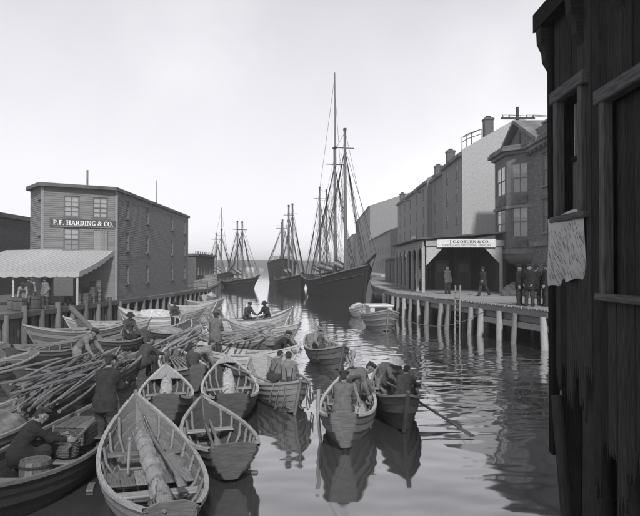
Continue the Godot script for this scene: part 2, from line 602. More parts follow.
	if vest < 0.0:
		var long: float = -0.2 if absf(lean) < 20.0 and g.call("hip_l", 2.0) < 30.0 else -0.05
		var rows := []
		for j in 7:
			var v := j / 6.0
			var ring := PackedVector3Array()
			for i in 28:
				var an := TAU * i / 28
				var rr := lerpf(0.146, 0.185, v) * (1.0 + 0.045 * sin(an * 5.0 + 1.0) * v + 0.02 * sin(an * 9.0) * v)
				var ctr := th * lerpf(0.15, long, v) + Vector3(0, 0, 0.012 * v)
				ring.append(ctr + Vector3(cos(an) * rr * 1.14, 0.012 * sin(an * 3.0) * v, -sin(an) * rr * 0.92).rotated(Vector3.RIGHT, deg_to_rad(lean * 0.6)))
			rows.append(ring)
		var sk := MB.new()
		sk.grid(rows, true, true)
		part(o, "jacket_skirt", sk.mesh(), mat("cloth", coat), lift)
	elif vest >= 0.0:
		for s in [-1.0, 1.0]:
			var bp := []
			var bk2 := t.cross(Vector3.RIGHT)
			for e in [[-0.02, 0.04, 0.14], [0.1, 0.06, 0.146], [0.25, 0.085, 0.138], [0.36, 0.1, 0.09], [0.375, 0.1, 0.0], [0.34, 0.1, -0.09], [0.22, 0.09, -0.14], [0.02, 0.08, -0.145]]:
				bp.append(th * minf(e[0], 0.17) + t * maxf(0.0, e[0] - 0.17) + Vector3(s * e[1], 0, 0) + bk2 * e[2] * 1.14)
			var sb := MB.new()
			sb.tube(bp, [0.014], 5)
			part(o, "brace", sb.mesh(), mat("cloth", 0.04), lift)
		var wb := MB.new()
		var wp := []
		for i in 17:
			var an := TAU * i / 16
			wp.append(th * 0.1 + Vector3(cos(an) * 0.178, 0, -sin(an) * 0.132).rotated(Vector3.RIGHT, deg_to_rad(lean * 0.6)))
		wb.tube(wp, [0.02], 6)
		part(o, "belt", wb.mesh(), mat("cloth", 0.03), lift)
	if hat != "bare":
		var hm := MB.new()
		match hat:
			"bowler": hm.lathe([Vector2(0.0, -0.005), Vector2(0.1, 0.0), Vector2(0.152, 0.012), Vector2(0.15, 0.018), Vector2(0.1, 0.012), Vector2(0.102, 0.05), Vector2(0.092, 0.095), Vector2(0.06, 0.122), Vector2(0.0, 0.13)], 18)
			"felt": hm.lathe([Vector2(0.0, -0.01), Vector2(0.1, -0.01), Vector2(0.19, -0.02), Vector2(0.188, -0.012), Vector2(0.105, 0.004), Vector2(0.1, 0.06), Vector2(0.088, 0.1), Vector2(0.05, 0.105), Vector2(0.0, 0.092)], 18)
			"straw": hm.lathe([Vector2(0.0, -0.01), Vector2(0.1, -0.01), Vector2(0.2, -0.05), Vector2(0.2, -0.042), Vector2(0.105, 0.004), Vector2(0.09, 0.06), Vector2(0.0, 0.1)], 18)
			_:
				hm.lathe([Vector2(0.0, -0.005), Vector2(0.1, 0.0), Vector2(0.118, 0.03), Vector2(0.118, 0.048), Vector2(0.08, 0.066), Vector2(0.0, 0.07)], 16)
				hm.grid([PackedVector3Array([Vector3(-0.08, 0.005, 0.06), Vector3(0, 0.012, 0.085), Vector3(0.08, 0.005, 0.06)]), PackedVector3Array([Vector3(-0.055, -0.012, 0.13), Vector3(0, -0.008, 0.15), Vector3(0.055, -0.012, 0.13)])])
		var tone: float = {"bowler": 0.02, "felt": 0.04, "straw": 0.6}.get(hat, 0.05)
		var hx := Transform3D(hb * Basis(Vector3.RIGHT, -0.12), head_at + hb * Vector3(0, 0.068, -0.006))
		part(o, "hat", hm.mesh(), mat("cloth", tone), lift * hx)
	return o

# ------------------------------------------------------------------ dories
class Lines:
	var L := 5.0
	var B := 1.4
	var stern := 0.35
	var mid := 0.5
	var bow_h := 0.86
	var stern_h := 0.74
	func w(t: float) -> float:
		if t > 0.47: return B / 2 * (1.0 - pow((t - 0.47) / 0.53, 2.1))
		return B / 2 * (1.0 - (1.0 - stern) * pow((0.47 - t) / 0.47, 2.1))
	func gun(t: float) -> Vector3:
		var k := (t - 0.45) / 0.55
		var y := mid + ((bow_h - mid) * k * k if t > 0.45 else (stern_h - mid) * pow((0.45 - t) / 0.45, 2.0))
		return Vector3((t - 0.5) * L, y, w(t))
	func bot(t: float) -> Vector3:
		var e := 2.0 * t - 1.0
		return Vector3((t - 0.52) * L * 0.8, -0.07 + 0.13 * pow(absf(e), 3.0), w(t) * lerpf(0.22, 0.6, smoothstep(0.0, 0.35, t)))
	func p(t: float, s: float, side: float) -> Vector3:
		var q := bot(t).lerp(gun(t), s)
		q.z += 0.055 * sin(PI * s) * minf(1.0, w(t) * 3.0)
		q.z *= side
		return q

# local x runs to the bow; bow and stern are given as (x, distance from the camera)
func dory(label: String, bow: Vector2, stern: Vector2, beam_: float, out: float, inn: float, o := {}) -> Node3D:
	var a := Vector3(bow.x, 0, -bow.y)
	var z := Vector3(stern.x, 0, -stern.y)
	var dir := a - z
	var n := thing("dory", label, "dory", (a + z) / 2, atan2(-dir.z, dir.x), "dories crowded in the dock")
	n.rotation.x = rng.randf_range(-0.035, 0.035)
	n.rotation.z = rng.randf_range(-0.012, 0.012)
	var l := Lines.new()
	l.L = dir.length(); l.B = beam_
	l.stern = o.get("stern", 0.35); l.mid = o.get("mid", 0.5); l.bow_h = o.get("bow_h", 0.86); l.stern_h = o.get("stern_h", 0.74)
	n.set_meta("lines", 1)
	n.remove_meta("lines")
	lines_of[n] = l
	var steps := 15
	var count: int = o.get("strakes", 4)
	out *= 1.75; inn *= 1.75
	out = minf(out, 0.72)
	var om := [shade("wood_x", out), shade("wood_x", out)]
	for side in [-1.0, 1.0]:
		for k in count:
			var rows := []
			for j in steps + 1:
				var t := float(j) / steps
				var lowp := l.p(t, float(k) / count - (0.02 if k else 0.0), side)
				var high := l.p(t, float(k + 1) / count, side)
				lowp.z += side * 0.026 * minf(1.0, l.w(t) * 6.0)
				rows.append(PackedVector3Array([lowp, high]) if side > 0 else PackedVector3Array([high, lowp]))
			var b := MB.new()
			b.sheet(rows, Vector3(0, 0, -side * 0.02))
			part(n, "strake", b.mesh(), om[k % 2])
		# gunwale rail
		var rails := []
		for j in steps + 1:
			var t := float(j) / steps
			var g := l.p(t, 1.0, side)
			var zi: float = maxf(absf(g.z) - 0.028, 0.004) * side
			var zo: float = (absf(g.z) + 0.03) * side
			var r := PackedVector3Array([Vector3(g.x, g.y - 0.03, zi), Vector3(g.x, g.y - 0.03, zo), Vector3(g.x, g.y + 0.02, zo), Vector3(g.x, g.y + 0.02, zi)])
			if side < 0: r.reverse()
			rails.append(r)
		var rb := MB.new()
		for e in 4:
			var strip := []
			for r in rails: strip.append(PackedVector3Array([r[(e + 1) % 4], r[e]]))
			rb.grid(strip)
		part(n, "gunwale", rb.mesh(), mat("wood_x", minf(0.7, 1.75 * o.get("rail", inn * 0.9))))
	# floor boards just above the bottom
	var fl := 4
	for k in fl:
		var rows := []
		for j in 9:
			var t := lerpf(0.1, 0.9, j / 8.0)
			var q := l.p(t, 0.13, 1.0)
			q.y = maxf(q.y, 0.045)
			var z0 := lerpf(-q.z, q.z, (k + 0.03) / fl)
			var z1 := lerpf(-q.z, q.z, (k + 0.97) / fl)
			rows.append(PackedVector3Array([Vector3(q.x, q.y, z1), Vector3(q.x, q.y, z0)]))
		var b := MB.new()
		b.sheet(rows, Vector3(0, -0.02, 0))
		part(n, "floor_board", b.mesh(), shade("wood_x", inn * 0.8))
	var ribs: int = o.get("ribs", 7)
	for k in ribs:
		var t := lerpf(0.16, 0.84, float(k) / (ribs - 1))
		var pts := []
		for e in [[0.97, -1.0], [0.6, -1.0], [0.12, -1.0], [0.12, 1.0], [0.6, 1.0], [0.97, 1.0]]:
			var q := l.p(t, e[0], e[1])
			q.z -= e[1] * 0.035
			q.y = maxf(q.y, 0.06)
			pts.append(q)
		var b := MB.new()
		b.tube(pts, [0.03], 4)
		part(n, "rib", b.mesh(), mat("wood_z", inn * 1.1))
	for t in o.get("thwarts", [0.26, 0.44, 0.62, 0.78]):
		var q := l.p(t, 0.66, 1.0)
		part(n, "thwart", cbox(Vector3(0.2, 0.03, snappedf(2 * q.z - 0.05, 0.01))), shade("wood_z", inn * 1.25), xf(Vector3(q.x, q.y, 0)))
	if o.has("platform"):
		for k in 6:
			var t: float = o.platform
			var q := l.p(t, 0.6, 1.0)
			var bw := (2 * q.z - 0.08) / 6
			part(n, "platform_board", cbox(Vector3(0.62, 0.025, snappedf(bw - 0.008, 0.001))), shade("wood_x", inn * 1.1), xf(Vector3(q.x, q.y - 0.003, -q.z + 0.04 + bw * (k + 0.5))))
	var sb := MB.new()
	sb.tube([l.bot(1.0) + Vector3(0.0, -0.04, 0), l.p(1.0, 0.5, 1.0) * Vector3(1, 1, 0) + Vector3(0.012, 0, 0), l.gun(1.0) * Vector3(1, 1, 0) + Vector3(0.02, 0.06, 0)], [0.045, 0.045, 0.04], 4)
	part(n, "stem", sb.mesh(), mat("wood_y", out * 1.1))
	var tb := MB.new()
	var ring := []
	for e in [[0.0, 1.0], [0.35, 1.0], [0.7, 1.0], [1.0, 1.0]]: ring.append(l.p(0.0, e[0], e[1]))
	ring.append(l.gun(0.0) * Vector3(1, 1, 0.5) + Vector3(0, 0.06, 0)); ring.append(l.gun(0.0) * Vector3(1, 1, -0.5) + Vector3(0, 0.06, 0))
	for e in [[1.0, -1.0], [0.7, -1.0], [0.35, -1.0], [0.0, -1.0]]: ring.append(l.p(0.0, e[0], e[1]))
	tb.prism(ring, Vector3(0.04, 0, 0))
	part(n, "transom", tb.mesh(), mat("wood_z", out * 1.1))
	if o.has("foredeck"):
		var rows := []
		for j in 5:
			var t := lerpf(o.foredeck, 1.0, j / 4.0)
			var q := l.p(t, 0.99, 1.0)
			rows.append(PackedVector3Array([q + Vector3(0, 0.024, 0), q * Vector3(1, 1, 0) + Vector3(0, 0.05, 0), q * Vector3(1, 1, -1) + Vector3(0, 0.024, 0)]))
		var b := MB.new()
		b.sheet(rows, Vector3(0, -0.02, 0))
		part(n, "foredeck", b.mesh(), mat("wood_x", inn * 1.4))
	return n
var lines_of := {}

# a point inside a boat: t along it (0 stern, 1 bow), s across (-1 .. 1 of its beam), height above the water
func inside(n: Node3D, t: float, s: float, y: float) -> Vector3:
	var l: Lines = lines_of[n]
	return n.transform * Vector3((t - 0.5) * l.L, y, l.w(t) * s)

func oar(p: Vector3, q: Vector3, tone: float, label: String, group := "oars lying in the dories") -> Node3D:
	var o := thing("oar", label, "oar", p, 0.0, group)
	o.transform = along(p, q)
	var l := p.distance_to(q)
	var b := MB.new()
	b.tube([Vector3(-l / 2, 0, 0), Vector3(-l / 2 + 0.16, 0, 0), Vector3(-l / 2 + 0.18, 0, 0), Vector3(l / 2 - 0.7, 0, 0)], [0.018, 0.02, 0.029, 0.024], 7)
	part(o, "loom", b.mesh(), mat("wood_x", tone))
	var bl := MB.new()
	var rows := []
	for e in [[-0.72, 0.022, 0.024], [-0.55, 0.045, 0.016], [-0.2, 0.068, 0.009], [0.0, 0.07, 0.006]]:
		var x: float = l / 2 + e[0]
		rows.append(PackedVector3Array([Vector3(x, e[2], 0), Vector3(x, 0, e[1]), Vector3(x, -e[2], 0), Vector3(x, 0, -e[1])]))
	bl.grid(rows, true, true)
	part(o, "blade", bl.mesh(), mat("wood_x", tone * 1.1))
	return o

func spar(p: Vector3, q: Vector3, r: float, tone: float, label: String, group: String) -> MeshInstance3D:
	var l := p.distance_to(q)
	var b := MB.new()
	var pts := []
	var rad := []
	for j in 7:
		pts.append(Vector3(lerpf(-l / 2, l / 2, j / 6.0), sin(j * 1.1 + l * 7.0) * 0.03, cos(j * 0.8 + l * 3.0) * 0.035))
		rad.append(r * lerpf(1.1, 0.75, j / 6.0))
	b.tube(pts, rad, 7)
	var o := part(self, "spar", b.mesh(), mat("wood_x", tone), along(p, q))
	tag(o, label, "spar", group)
	return o

func tub(where: Vector3, r: float, h: float, tone: float, label: String, called := "tub", group := "tubs and barrels") -> Node3D:
	var o := thing(called, label, called, where, rng.randf() * TAU, group)
	var n := 12
	var bulge := 0.09 if called == "barrel" else 0.0
	var key := "stave%.2f,%.2f" % [r, h]
	if not meshes.has(key):
		var b := MB.new()
		var rows := []
		for j in 5:
			var y := h * j / 4.0
			var rr := r * (1.0 + bulge * (1.0 - pow(j / 2.0 - 1.0, 2.0)) + (0.0 if bulge > 0.0 else 0.1 * j / 4.0))
			var a := PI / n * 0.95
			rows.append(PackedVector3Array([Vector3(cos(a) * rr, y, -sin(a) * rr), Vector3(cos(a) * rr, y, sin(a) * rr)]))
		b.sheet(rows, Vector3(-0.02, 0, 0))
		meshes[key] = b.mesh()
	for k in n: part(o, "stave", meshes[key], shade("wood_y", tone), xf(Vector3.ZERO, Vector3(0, TAU * k / n, 0)))
	for y in [0.2, 0.8]:
		var hb := MB.new()
		var rr: float = r * (1.015 + bulge * (1.0 - pow(y * 2.0 - 1.0, 2.0)) + (0.0 if bulge > 0.0 else 0.1 * y))
		hb.lathe([Vector2(rr, h * y - 0.02), Vector2(rr + 0.005, h * y - 0.02), Vector2(rr + 0.005, h * y + 0.02), Vector2(rr, h * y + 0.02)], 20)
		part(o, "hoop", hb.mesh(), mat("iron", 0.05))
	var eb := MB.new()
	var ey := h * (0.93 if called == "barrel" else 0.5)
	eb.lathe([Vector2(0, ey - 0.02), Vector2(r * 0.97, ey - 0.02), Vector2(r * 0.97, ey), Vector2(0, ey)], 16)
	part(o, "head" if called == "barrel" else "filling", eb.mesh(), mat("wood_x", tone * 0.8))
	return o

func crate(where: Vector3, size: Vector3, turn: float, tone: float, label: String, group := "wooden crates") -> Node3D:
	var o := thing("crate", label, "crate", where, turn, group)
	var n := maxi(2, int(size.y / 0.13))
	for k in n:
		var y := size.y * (k + 0.5) / n
		var h := snappedf(size.y / n - 0.012, 0.001)
		for s in [-1, 1]:
			part(o, "slat", cbox(Vector3(size.x, h, 0.018), 0.003), shade("wood_x", tone), xf(Vector3(0, y, s * size.z / 2)))
			part(o, "slat", cbox(Vector3(size.z - 0.02, h, 0.018), 0.003), shade("wood_x", tone), xf(Vector3(s * size.x / 2, y, 0), Vector3(0, PI / 2, 0)))
	var m := maxi(3, int(size.z / 0.14))
	for k in m:
		part(o, "lid_board", cbox(Vector3(size.x, 0.018, snappedf(size.z / m - 0.01, 0.001)), 0.003), shade("wood_x", tone * 1.15), xf(Vector3(0, size.y + 0.009, -size.z / 2 + size.z * (k + 0.5) / m)))
	return o

# a lumpy pile of nets, sails or canvas
func heap(where: Vector3, size: Vector3, turn: float, tone: float, label: String, called: String, category: String, seed_: int) -> MeshInstance3D:
	var fn := FastNoiseLite.new()
	fn.seed = seed_
	fn.frequency = 2.6
	fn.fractal_octaves = 4
	var rows := []
	var f2 := FastNoiseLite.new()
	f2.seed = seed_ + 5
	f2.frequency = 7.0
	f2.fractal_type = FastNoiseLite.FRACTAL_RIDGED
	f2.fractal_octaves = 3
	for j in 25:
		var v := j / 24.0
		var ring := PackedVector3Array()
		for i in 56:
			var a := TAU * i / 56
			var r := sin(v * PI * 0.5) if v < 1.0 else 1.0
			var p := Vector3(cos(a) * r, cos(v * PI * 0.5), -sin(a) * r)
			var k := 1.0 + 0.26 * fn.get_noise_3d(p.x * 0.6 + seed_, p.y * 0.6, p.z * 0.6) + 0.05 * f2.get_noise_3d(p.x * 0.35 + seed_, p.y * 0.35, p.z * 0.35)
			ring.append(Vector3(p.x * size.x / 2 * k, maxf(p.y * size.y * k, -0.02), p.z * size.z / 2 * k))
		rows.append(ring)
	var b := MB.new()
	b.grid(rows, true, true)
	var o := part(self, called, b.mesh(), mat("cloth", tone), xf(where, Vector3(0, turn, 0)))
	tag(o, label, category)
	return o

# a rolled sail lashed round its spar: sail_bundle > cloth, spar, lashing
func sail_bundle(p: Vector3, q: Vector3, r: float, tone: float, label: String, seed_: int) -> Node3D:
	var o := thing("sail_bundle", label, "sail", p, 0.0, "rolled sails in the dories")
	o.transform = along(p, q)
	var l := p.distance_to(q)
	var fn := FastNoiseLite.new()
	fn.seed = seed_; fn.frequency = 1.7
	var rows := []
	for j in 73:
		var t := j / 72.0
		var ring := PackedVector3Array()
		var tie := absf(fposmod(t * 7.0, 1.0) - 0.5) * 2.0
		var rr := r * (0.3 + 0.7 * pow(sin(PI * clampf(t * 0.86 + 0.1, 0, 1)), 0.5)) * (0.86 + 0.14 * smoothstep(0.0, 0.6, tie))
		for i in 30:
			var a := TAU * i / 30
			var k := 1.0 + 0.3 * fn.get_noise_3d(t * 3.0 + seed_, cos(a) * 0.9, sin(a) * 0.9) + 0.13 * absf(sin(a * 3.5 + t * 9.0 + 2.0 * fn.get_noise_2d(t * 6.0, a)))
			ring.append(Vector3((t - 0.5) * l, cos(a) * rr * k, sin(a) * rr * k))
		rows.append(ring)
	var b := MB.new()
	b.grid(rows, true)
	part(o, "cloth", b.mesh(), mat("cloth", tone))
	pole(o, "spar", Vector3(-l * 0.56, r * 0.5, r * 0.35), Vector3(l * 0.58, r * 0.45, r * 0.3), 0.028, 0.022, mat("wood_x", tone * 0.8))
	for k in 7:
		var t := (k + 0.5) / 7.0
		var lb := MB.new()
		var pts := []
		for i in 13:
			var a := TAU * i / 12
			pts.append(Vector3((t - 0.5) * l + 0.01 * i, cos(a) * r * 0.9, sin(a) * r * 0.9))
		lb.tube(pts, [0.012], 5)
		part(o, "lashing", lb.mesh(), mat("rope", 0.2))
	return o

func coil(where: Vector3, r: float, tone: float, label: String) -> MeshInstance3D:
	var pts := []
	for i in 91:
		var an := TAU * i / 15.0
		var rr := r * (0.55 + 0.45 * absf(sin(i * 0.11))) + 0.012 * sin(i * 1.7)
		pts.append(Vector3(cos(an) * rr, 0.02 + 0.11 * i / 90.0 + 0.01 * sin(i * 2.3), sin(an) * rr))
	pts.append(Vector3(r * 1.5, 0.03, r * 0.7)); pts.append(Vector3(r * 2.1, 0.02, -r * 0.3))
	var b := MB.new()
	b.tube(pts, [0.016], 5)
	var o := part(self, "rope_coil", b.mesh(), mat("rope", tone), xf(where))
	tag(o, label, "rope", "rope coils in the dories")
	return o

func rope(parent: Node, called: String, pts: Array, r: float, tone: float) -> MeshInstance3D:
	var b := MB.new()
	b.tube(pts, [r], 4)
	return part(parent, called, b.mesh(), mat("rope", tone))

# ------------------------------------------------------------------ sailing vessels
# masts: [t along the hull, height of the lower mast, radius, height of the topmast or 0]
func vessel(called: String, label: String, category: String, bow: Vector2, stern: Vector2, beam_: float, fb: float, bow_rise: float, tone: float, masts: Array, o := {}) -> Node3D:
	var a := Vector3(bow.x, 0, -bow.y)
	var z := Vector3(stern.x, 0, -stern.y)
	var dir := a - z
	var L := dir.length()
	var n := thing(called, label, category, (a + z) / 2, atan2(-dir.z, dir.x), "vessels moored along the wharves")
	var rake: float = o.get("rake", 1.6)
	var over: float = o.get("over", 1.4)
	var w := func(t: float, s: float) -> float:
		var f := 1.0 - pow(maxf(0.0, (t - 0.5) / 0.5), 2.6) if t > 0.5 else 1.0 - 0.38 * pow((0.5 - t) / 0.5, 2.4)
		if s < 1.0 and t > 0.5: f *= lerpf(1.0 - pow((t - 0.5) / 0.5, 2.0) * 0.55, 1.0, s)
		if t < 0.25: f *= lerpf(lerpf(0.35, 1.0, t / 0.25), 1.0, s)
		return beam_ / 2 * f * lerpf(0.82, 1.0, s)
	var rail := func(t: float) -> float:
		return fb + bow_rise * pow(maxf(0.0, (t - 0.35) / 0.65), 2.0) + 0.45 * pow(maxf(0.0, (0.35 - t) / 0.35), 2.0)
	var pt := func(t: float, s: float, side: float) -> Vector3:
		var x := (t - 0.5) * L + (rake * s * s * smoothstep(0.75, 1.0, t)) - over * s * smoothstep(0.25, 0.0, t)
		return Vector3(x, lerpf(-0.6, rail.call(t), s), w.call(t, s) * side)
	for side in [-1.0, 1.0]:
		var rows := []
		for j in 25:
			var ring := PackedVector3Array()
			for s in [0.0, 0.15, 0.3, 0.5, 0.7, 0.85, 1.0]:
				ring.append(pt.call(j / 24.0, s, side))
			if side < 0: ring.reverse()
			rows.append(ring)
		var b := MB.new()
		b.grid(rows)
		part(n, "hull_side", b.mesh(), mat("wood_x", tone))
		for e in [[1.0, 0.075, o.get("rail", tone * 3.0)], [0.8, 0.05, tone * 2.0]]:
			var pts := []
			for j in 25: pts.append(pt.call(j / 24.0, e[0], side) + Vector3(0, 0, side * 0.01))
			var r := MB.new()
			r.tube(pts, [e[1]], 5)
			part(n, "rail" if e[0] == 1.0 else "wale", r.mesh(), mat("wood_x", e[2]))
	var tr := MB.new()
	var ring := []
	for s in [0.0, 0.3, 0.7, 1.0]: ring.append(pt.call(0.0, s, 1.0))
	for s in [1.0, 0.7, 0.3, 0.0]: ring.append(pt.call(0.0, s, -1.0))
	tr.prism(ring, Vector3(0.06, 0, 0))
	part(n, "transom", tr.mesh(), mat("wood_z", tone))
	var st := MB.new()
	st.tube([pt.call(1.0, 0.0, 0.0), pt.call(1.0, 0.5, 0.0), pt.call(1.0, 0.85, 0.0), pt.call(1.0, 1.0, 0.0) + Vector3(0.1, 0.1, 0)], [0.14, 0.14, 0.13, 0.12], 6)
	part(n, "stem", st.mesh(), mat("wood_y", tone))
	var deck := MB.new()
	var rows2 := []
	for j in 21:
		var t := j / 20.0
		var p: Vector3 = pt.call(t, 0.82, 1.0)
		rows2.append(PackedVector3Array([p, p * Vector3(1, 1, 0) + Vector3(0, 0.06, 0), p * Vector3(1, 1, -1)]))
	deck.grid(rows2)
	part(n, "deck", deck.mesh(), mat("wood_x", 0.2))
	var dy := func(t: float) -> float: return pt.call(t, 0.82, 1.0).y
	# deck houses
	for h in o.get("houses", [[0.22, 2.6, 0.75, 1.7], [0.55, 1.6, 0.6, 1.2]]):
		var hx: float = (h[0] - 0.5) * L
		var hn := part(n, "deckhouse", cbox(Vector3(h[1], h[2], h[3]), 0.02), mat("paint", o.get("house", 0.5)), xf(Vector3(hx, dy.call(h[0]) + h[2] / 2, 0)))
		part(hn, "house_roof", cbox(Vector3(h[1] + 0.2, 0.06, h[3] + 0.2), 0.01), mat("paint", 0.3), xf(Vector3(0, h[2] / 2 + 0.03, 0)))
	# bowsprit
	var tip: Vector3 = pt.call(1.0, 1.0, 0.0) + Vector3(o.get("sprit", 3.2), o.get("sprit_up", 0.9), 0)
	if o.get("sprit", 3.2) > 0.0:
		pole(n, "bowsprit", pt.call(0.9, 0.95, 0.0) + Vector3(0, 0.1, 0), tip, 0.19, 0.1, mat("wood_x", tone * 1.6))
	var heads := []
	for m in masts:
		var t: float = m[0]
		var foot := Vector3((t - 0.5) * L, dy.call(t) - 0.2, 0)
		var top := foot + Vector3(-m[1] * 0.02, m[1], 0)
		pole(n, "mast", foot, top, m[2], m[2] * 0.72, mat("wood_x", o.get("mast_tone", 0.22)), 9)
		var hound := foot.lerp(top, 0.88)
		if m[3] > 0.0:
			pole(n, "topmast", foot.lerp(top, 0.86) + Vector3(m[2] * 1.5, 0, 0), top + Vector3(m[2] * 1.2 - m[3] * 0.02, m[3], 0), m[2] * 0.6, m[2] * 0.3, mat("wood_x", o.get("mast_tone", 0.22)))
			part(n, "mast_cap", cbox(Vector3(m[2] * 4, 0.16, m[2] * 2), 0.02), mat("iron", 0.06), xf(top + Vector3(m[2] * 0.8, 0, 0)))
		else:
			part(n, "mast_cap", cbox(Vector3(m[2] * 1.6, 0.3, m[2] * 1.6), 0.03), mat("iron", 0.06), xf(top))
		pole(n, "crosstree", hound + Vector3(0, 0, -beam_ * 0.2), hound + Vector3(0, 0, beam_ * 0.2), 0.05, 0.05, mat("wood_x", 0.1), 5)
		heads.append([foot, hound, top, m])
		for side in [-1.0, 1.0]:
			for k in 4:
				var ft: float = clampf(t - 0.005 - k * 0.03, 0.03, 1.0)
				var rp: Vector3 = pt.call(ft, 1.0, side)
				rope(n, "shroud", [rp, hound], 0.024, 0.04)
			for k in 7: # ratlines
				var s := 0.1 + k * 0.1
				var p0: Vector3 = pt.call(clampf(t - 0.005, 0.03, 1.0), 1.0, side)
				var p1: Vector3 = pt.call(clampf(t - 0.095, 0.03, 1.0), 1.0, side)
				rope(n, "ratline", [p0.lerp(hound, s), p1.lerp(hound, s)], 0.012, 0.04)
		if m[3] > 0.0:
			var tt := top + Vector3(-m[3] * 0.02, m[3], 0)
			for side in [-1.0, 1.0]:
				rope(n, "backstay", [pt.call(maxf(0.02, t - 0.16), 1.0, side), tt.lerp(top, 0.1)], 0.018, 0.04)
		# boom, gaff and furled sail
		var bl: float = m[4] if m.size() > 4 else L * 0.26
		var b0 := foot + Vector3(-0.4, 1.4, 0)
		var b1 := b0 + Vector3(-bl, 0.5, 0)
		pole(n, "boom", b0, b1, 0.13, 0.09, mat("wood_x", 0.14))
		var sb := MB.new()
		var pts := []
		var rad := []
		for j in 11:
			pts.append(b0.lerp(b1, 0.03 + j * 0.09) + Vector3(0, 0.26 + 0.04 * sin(j * 2.3), 0.02 * cos(j * 1.7)))
			rad.append(0.1 if j == 0 or j == 10 else 0.22 + 0.05 * sin(j * 3.1))
		sb.tube(pts, rad, 9)
		part(n, "furled_sail", sb.mesh(), mat("cloth", 0.5))
		pole(n, "gaff", b0 + Vector3(0, 0.55, 0), b1 + Vector3(bl * 0.18, 0.62, 0), 0.09, 0.07, mat("wood_x", 0.16))
		for k in 9:
			var sd := -1.0 if k % 2 else 1.0
			rope(n, "running_line", [pt.call(clampf(t + 0.12 - k * 0.035, 0.03, 0.97), 1.0, sd), foot.lerp(top, 0.62 + 0.04 * k)], 0.011, 0.05)
		for k in 4: # lazy jacks
			rope(n, "running_line", [b0.lerp(b1, 0.25 + 0.2 * k) + Vector3(0, 0.3, 0.1), foot.lerp(top, 0.7)], 0.01, 0.05)
		part(n, "deck_box", cbox(Vector3(0.9, 0.7, 0.8), 0.02), mat("wood_x", 0.2), xf(Vector3((t - 0.42) * L, dy.call(t) + 0.35, 0.7)))
		rope(n, "topping_lift", [b1, hound], 0.016, 0.05)
		rope(n, "halyard", [b0.lerp(b1, 0.4) + Vector3(0, 0.6, 0), top], 0.014, 0.06)
	if heads.size() and o.get("sprit", 3.2) > 0.0:
		var h: Array = heads[heads.size() - 1]
		rope(n, "stay", [tip, h[1]], 0.024, 0.04)
		rope(n, "stay", [pt.call(1.0, 1.0, 0.0), h[1] - Vector3(0, 0.4, 0)], 0.024, 0.04)
		rope(n, "stay", [tip.lerp(pt.call(1.0, 1.0, 0.0), 0.4), h[2]], 0.018, 0.04)
		rope(n, "bobstay", [tip, pt.call(1.0, 0.35, 0.0)], 0.03, 0.03)
	for k in range(1, heads.size()):
		rope(n, "spring_stay", [heads[k - 1][2] - Vector3(0, 0.3, 0), heads[k][2] - Vector3(0, 0.3, 0)], 0.02, 0.04)
	return n

# ------------------------------------------------------------------ the scene
func _ready() -> void:
	rng.seed = 1906
	var cam := Camera3D.new()
	cam.name = "camera"
	cam.position = Vector3(0, EYE, 0)
	cam.rotation.x = atan((HORIZON - 258.0) / F)
	cam.fov = rad_to_deg(2.0 * atan(258.0 / F))
	cam.near = 0.1
	cam.far = 4000.0
	add_child(cam)
	cam.current = true

	var env := Environment.new()
	env.background_mode = Environment.BG_SKY
	var sky := Sky.new()
	var sm := ProceduralSkyMaterial.new()
	sm.sky_top_color = Color(0.2, 0.2, 0.225).linear_to_srgb()
	sm.sky_horizon_color = Color(0.83, 0.83, 0.87).linear_to_srgb()
	sm.sky_curve = 0.35
	sm.ground_bottom_color = grey(0.1)
	sm.ground_horizon_color = grey(0.6)
	sm.sun_angle_max = 2.0
	var cn := FastNoiseLite.new()
	cn.seed = 5; cn.frequency = 0.009; cn.fractal_octaves = 5
	var ct := NoiseTexture2D.new()
	ct.width = 1024; ct.height = 512; ct.seamless = true; ct.noise = cn
	sm.sky_cover = ct
	sm.sky_cover_modulate = Color(1, 1, 1, 0.22)
	sky.sky_material = sm
	env.sky = sky
	env.tonemap_mode = Environment.TONE_MAPPER_LINEAR
	env.tonemap_exposure = 1.45
	env.fog_enabled = true
	env.fog_density = 0.0009
	env.fog_light_color = Color(1, 1, 1)
	env.sdfgi_enabled = true
	env.ssao_enabled = true
	env.ssil_enabled = true
	var we := WorldEnvironment.new()
	we.name = "world_environment"
	we.environment = env
	add_child(we)

	# hazy sun, behind the camera and over its right shoulder
	var sun := DirectionalLight3D.new()
	sun.name = "sun"
	sun.light_energy = 0.75
	sun.light_angular_distance = 4.0
	sun.shadow_enabled = true
	sun.rotation = Vector3(deg_to_rad(-35.0), deg_to_rad(8.0), 0)
	add_child(sun)

	build_water()
	build_far_shore()
	build_east_wharf()
	build_market_shed()
	build_bay_house()
	build_warehouses()
	build_near_house()
	build_west_wharf()
	build_west_house()
	build_vessels()
	build_boats()
	build_people()
	build_clutter()

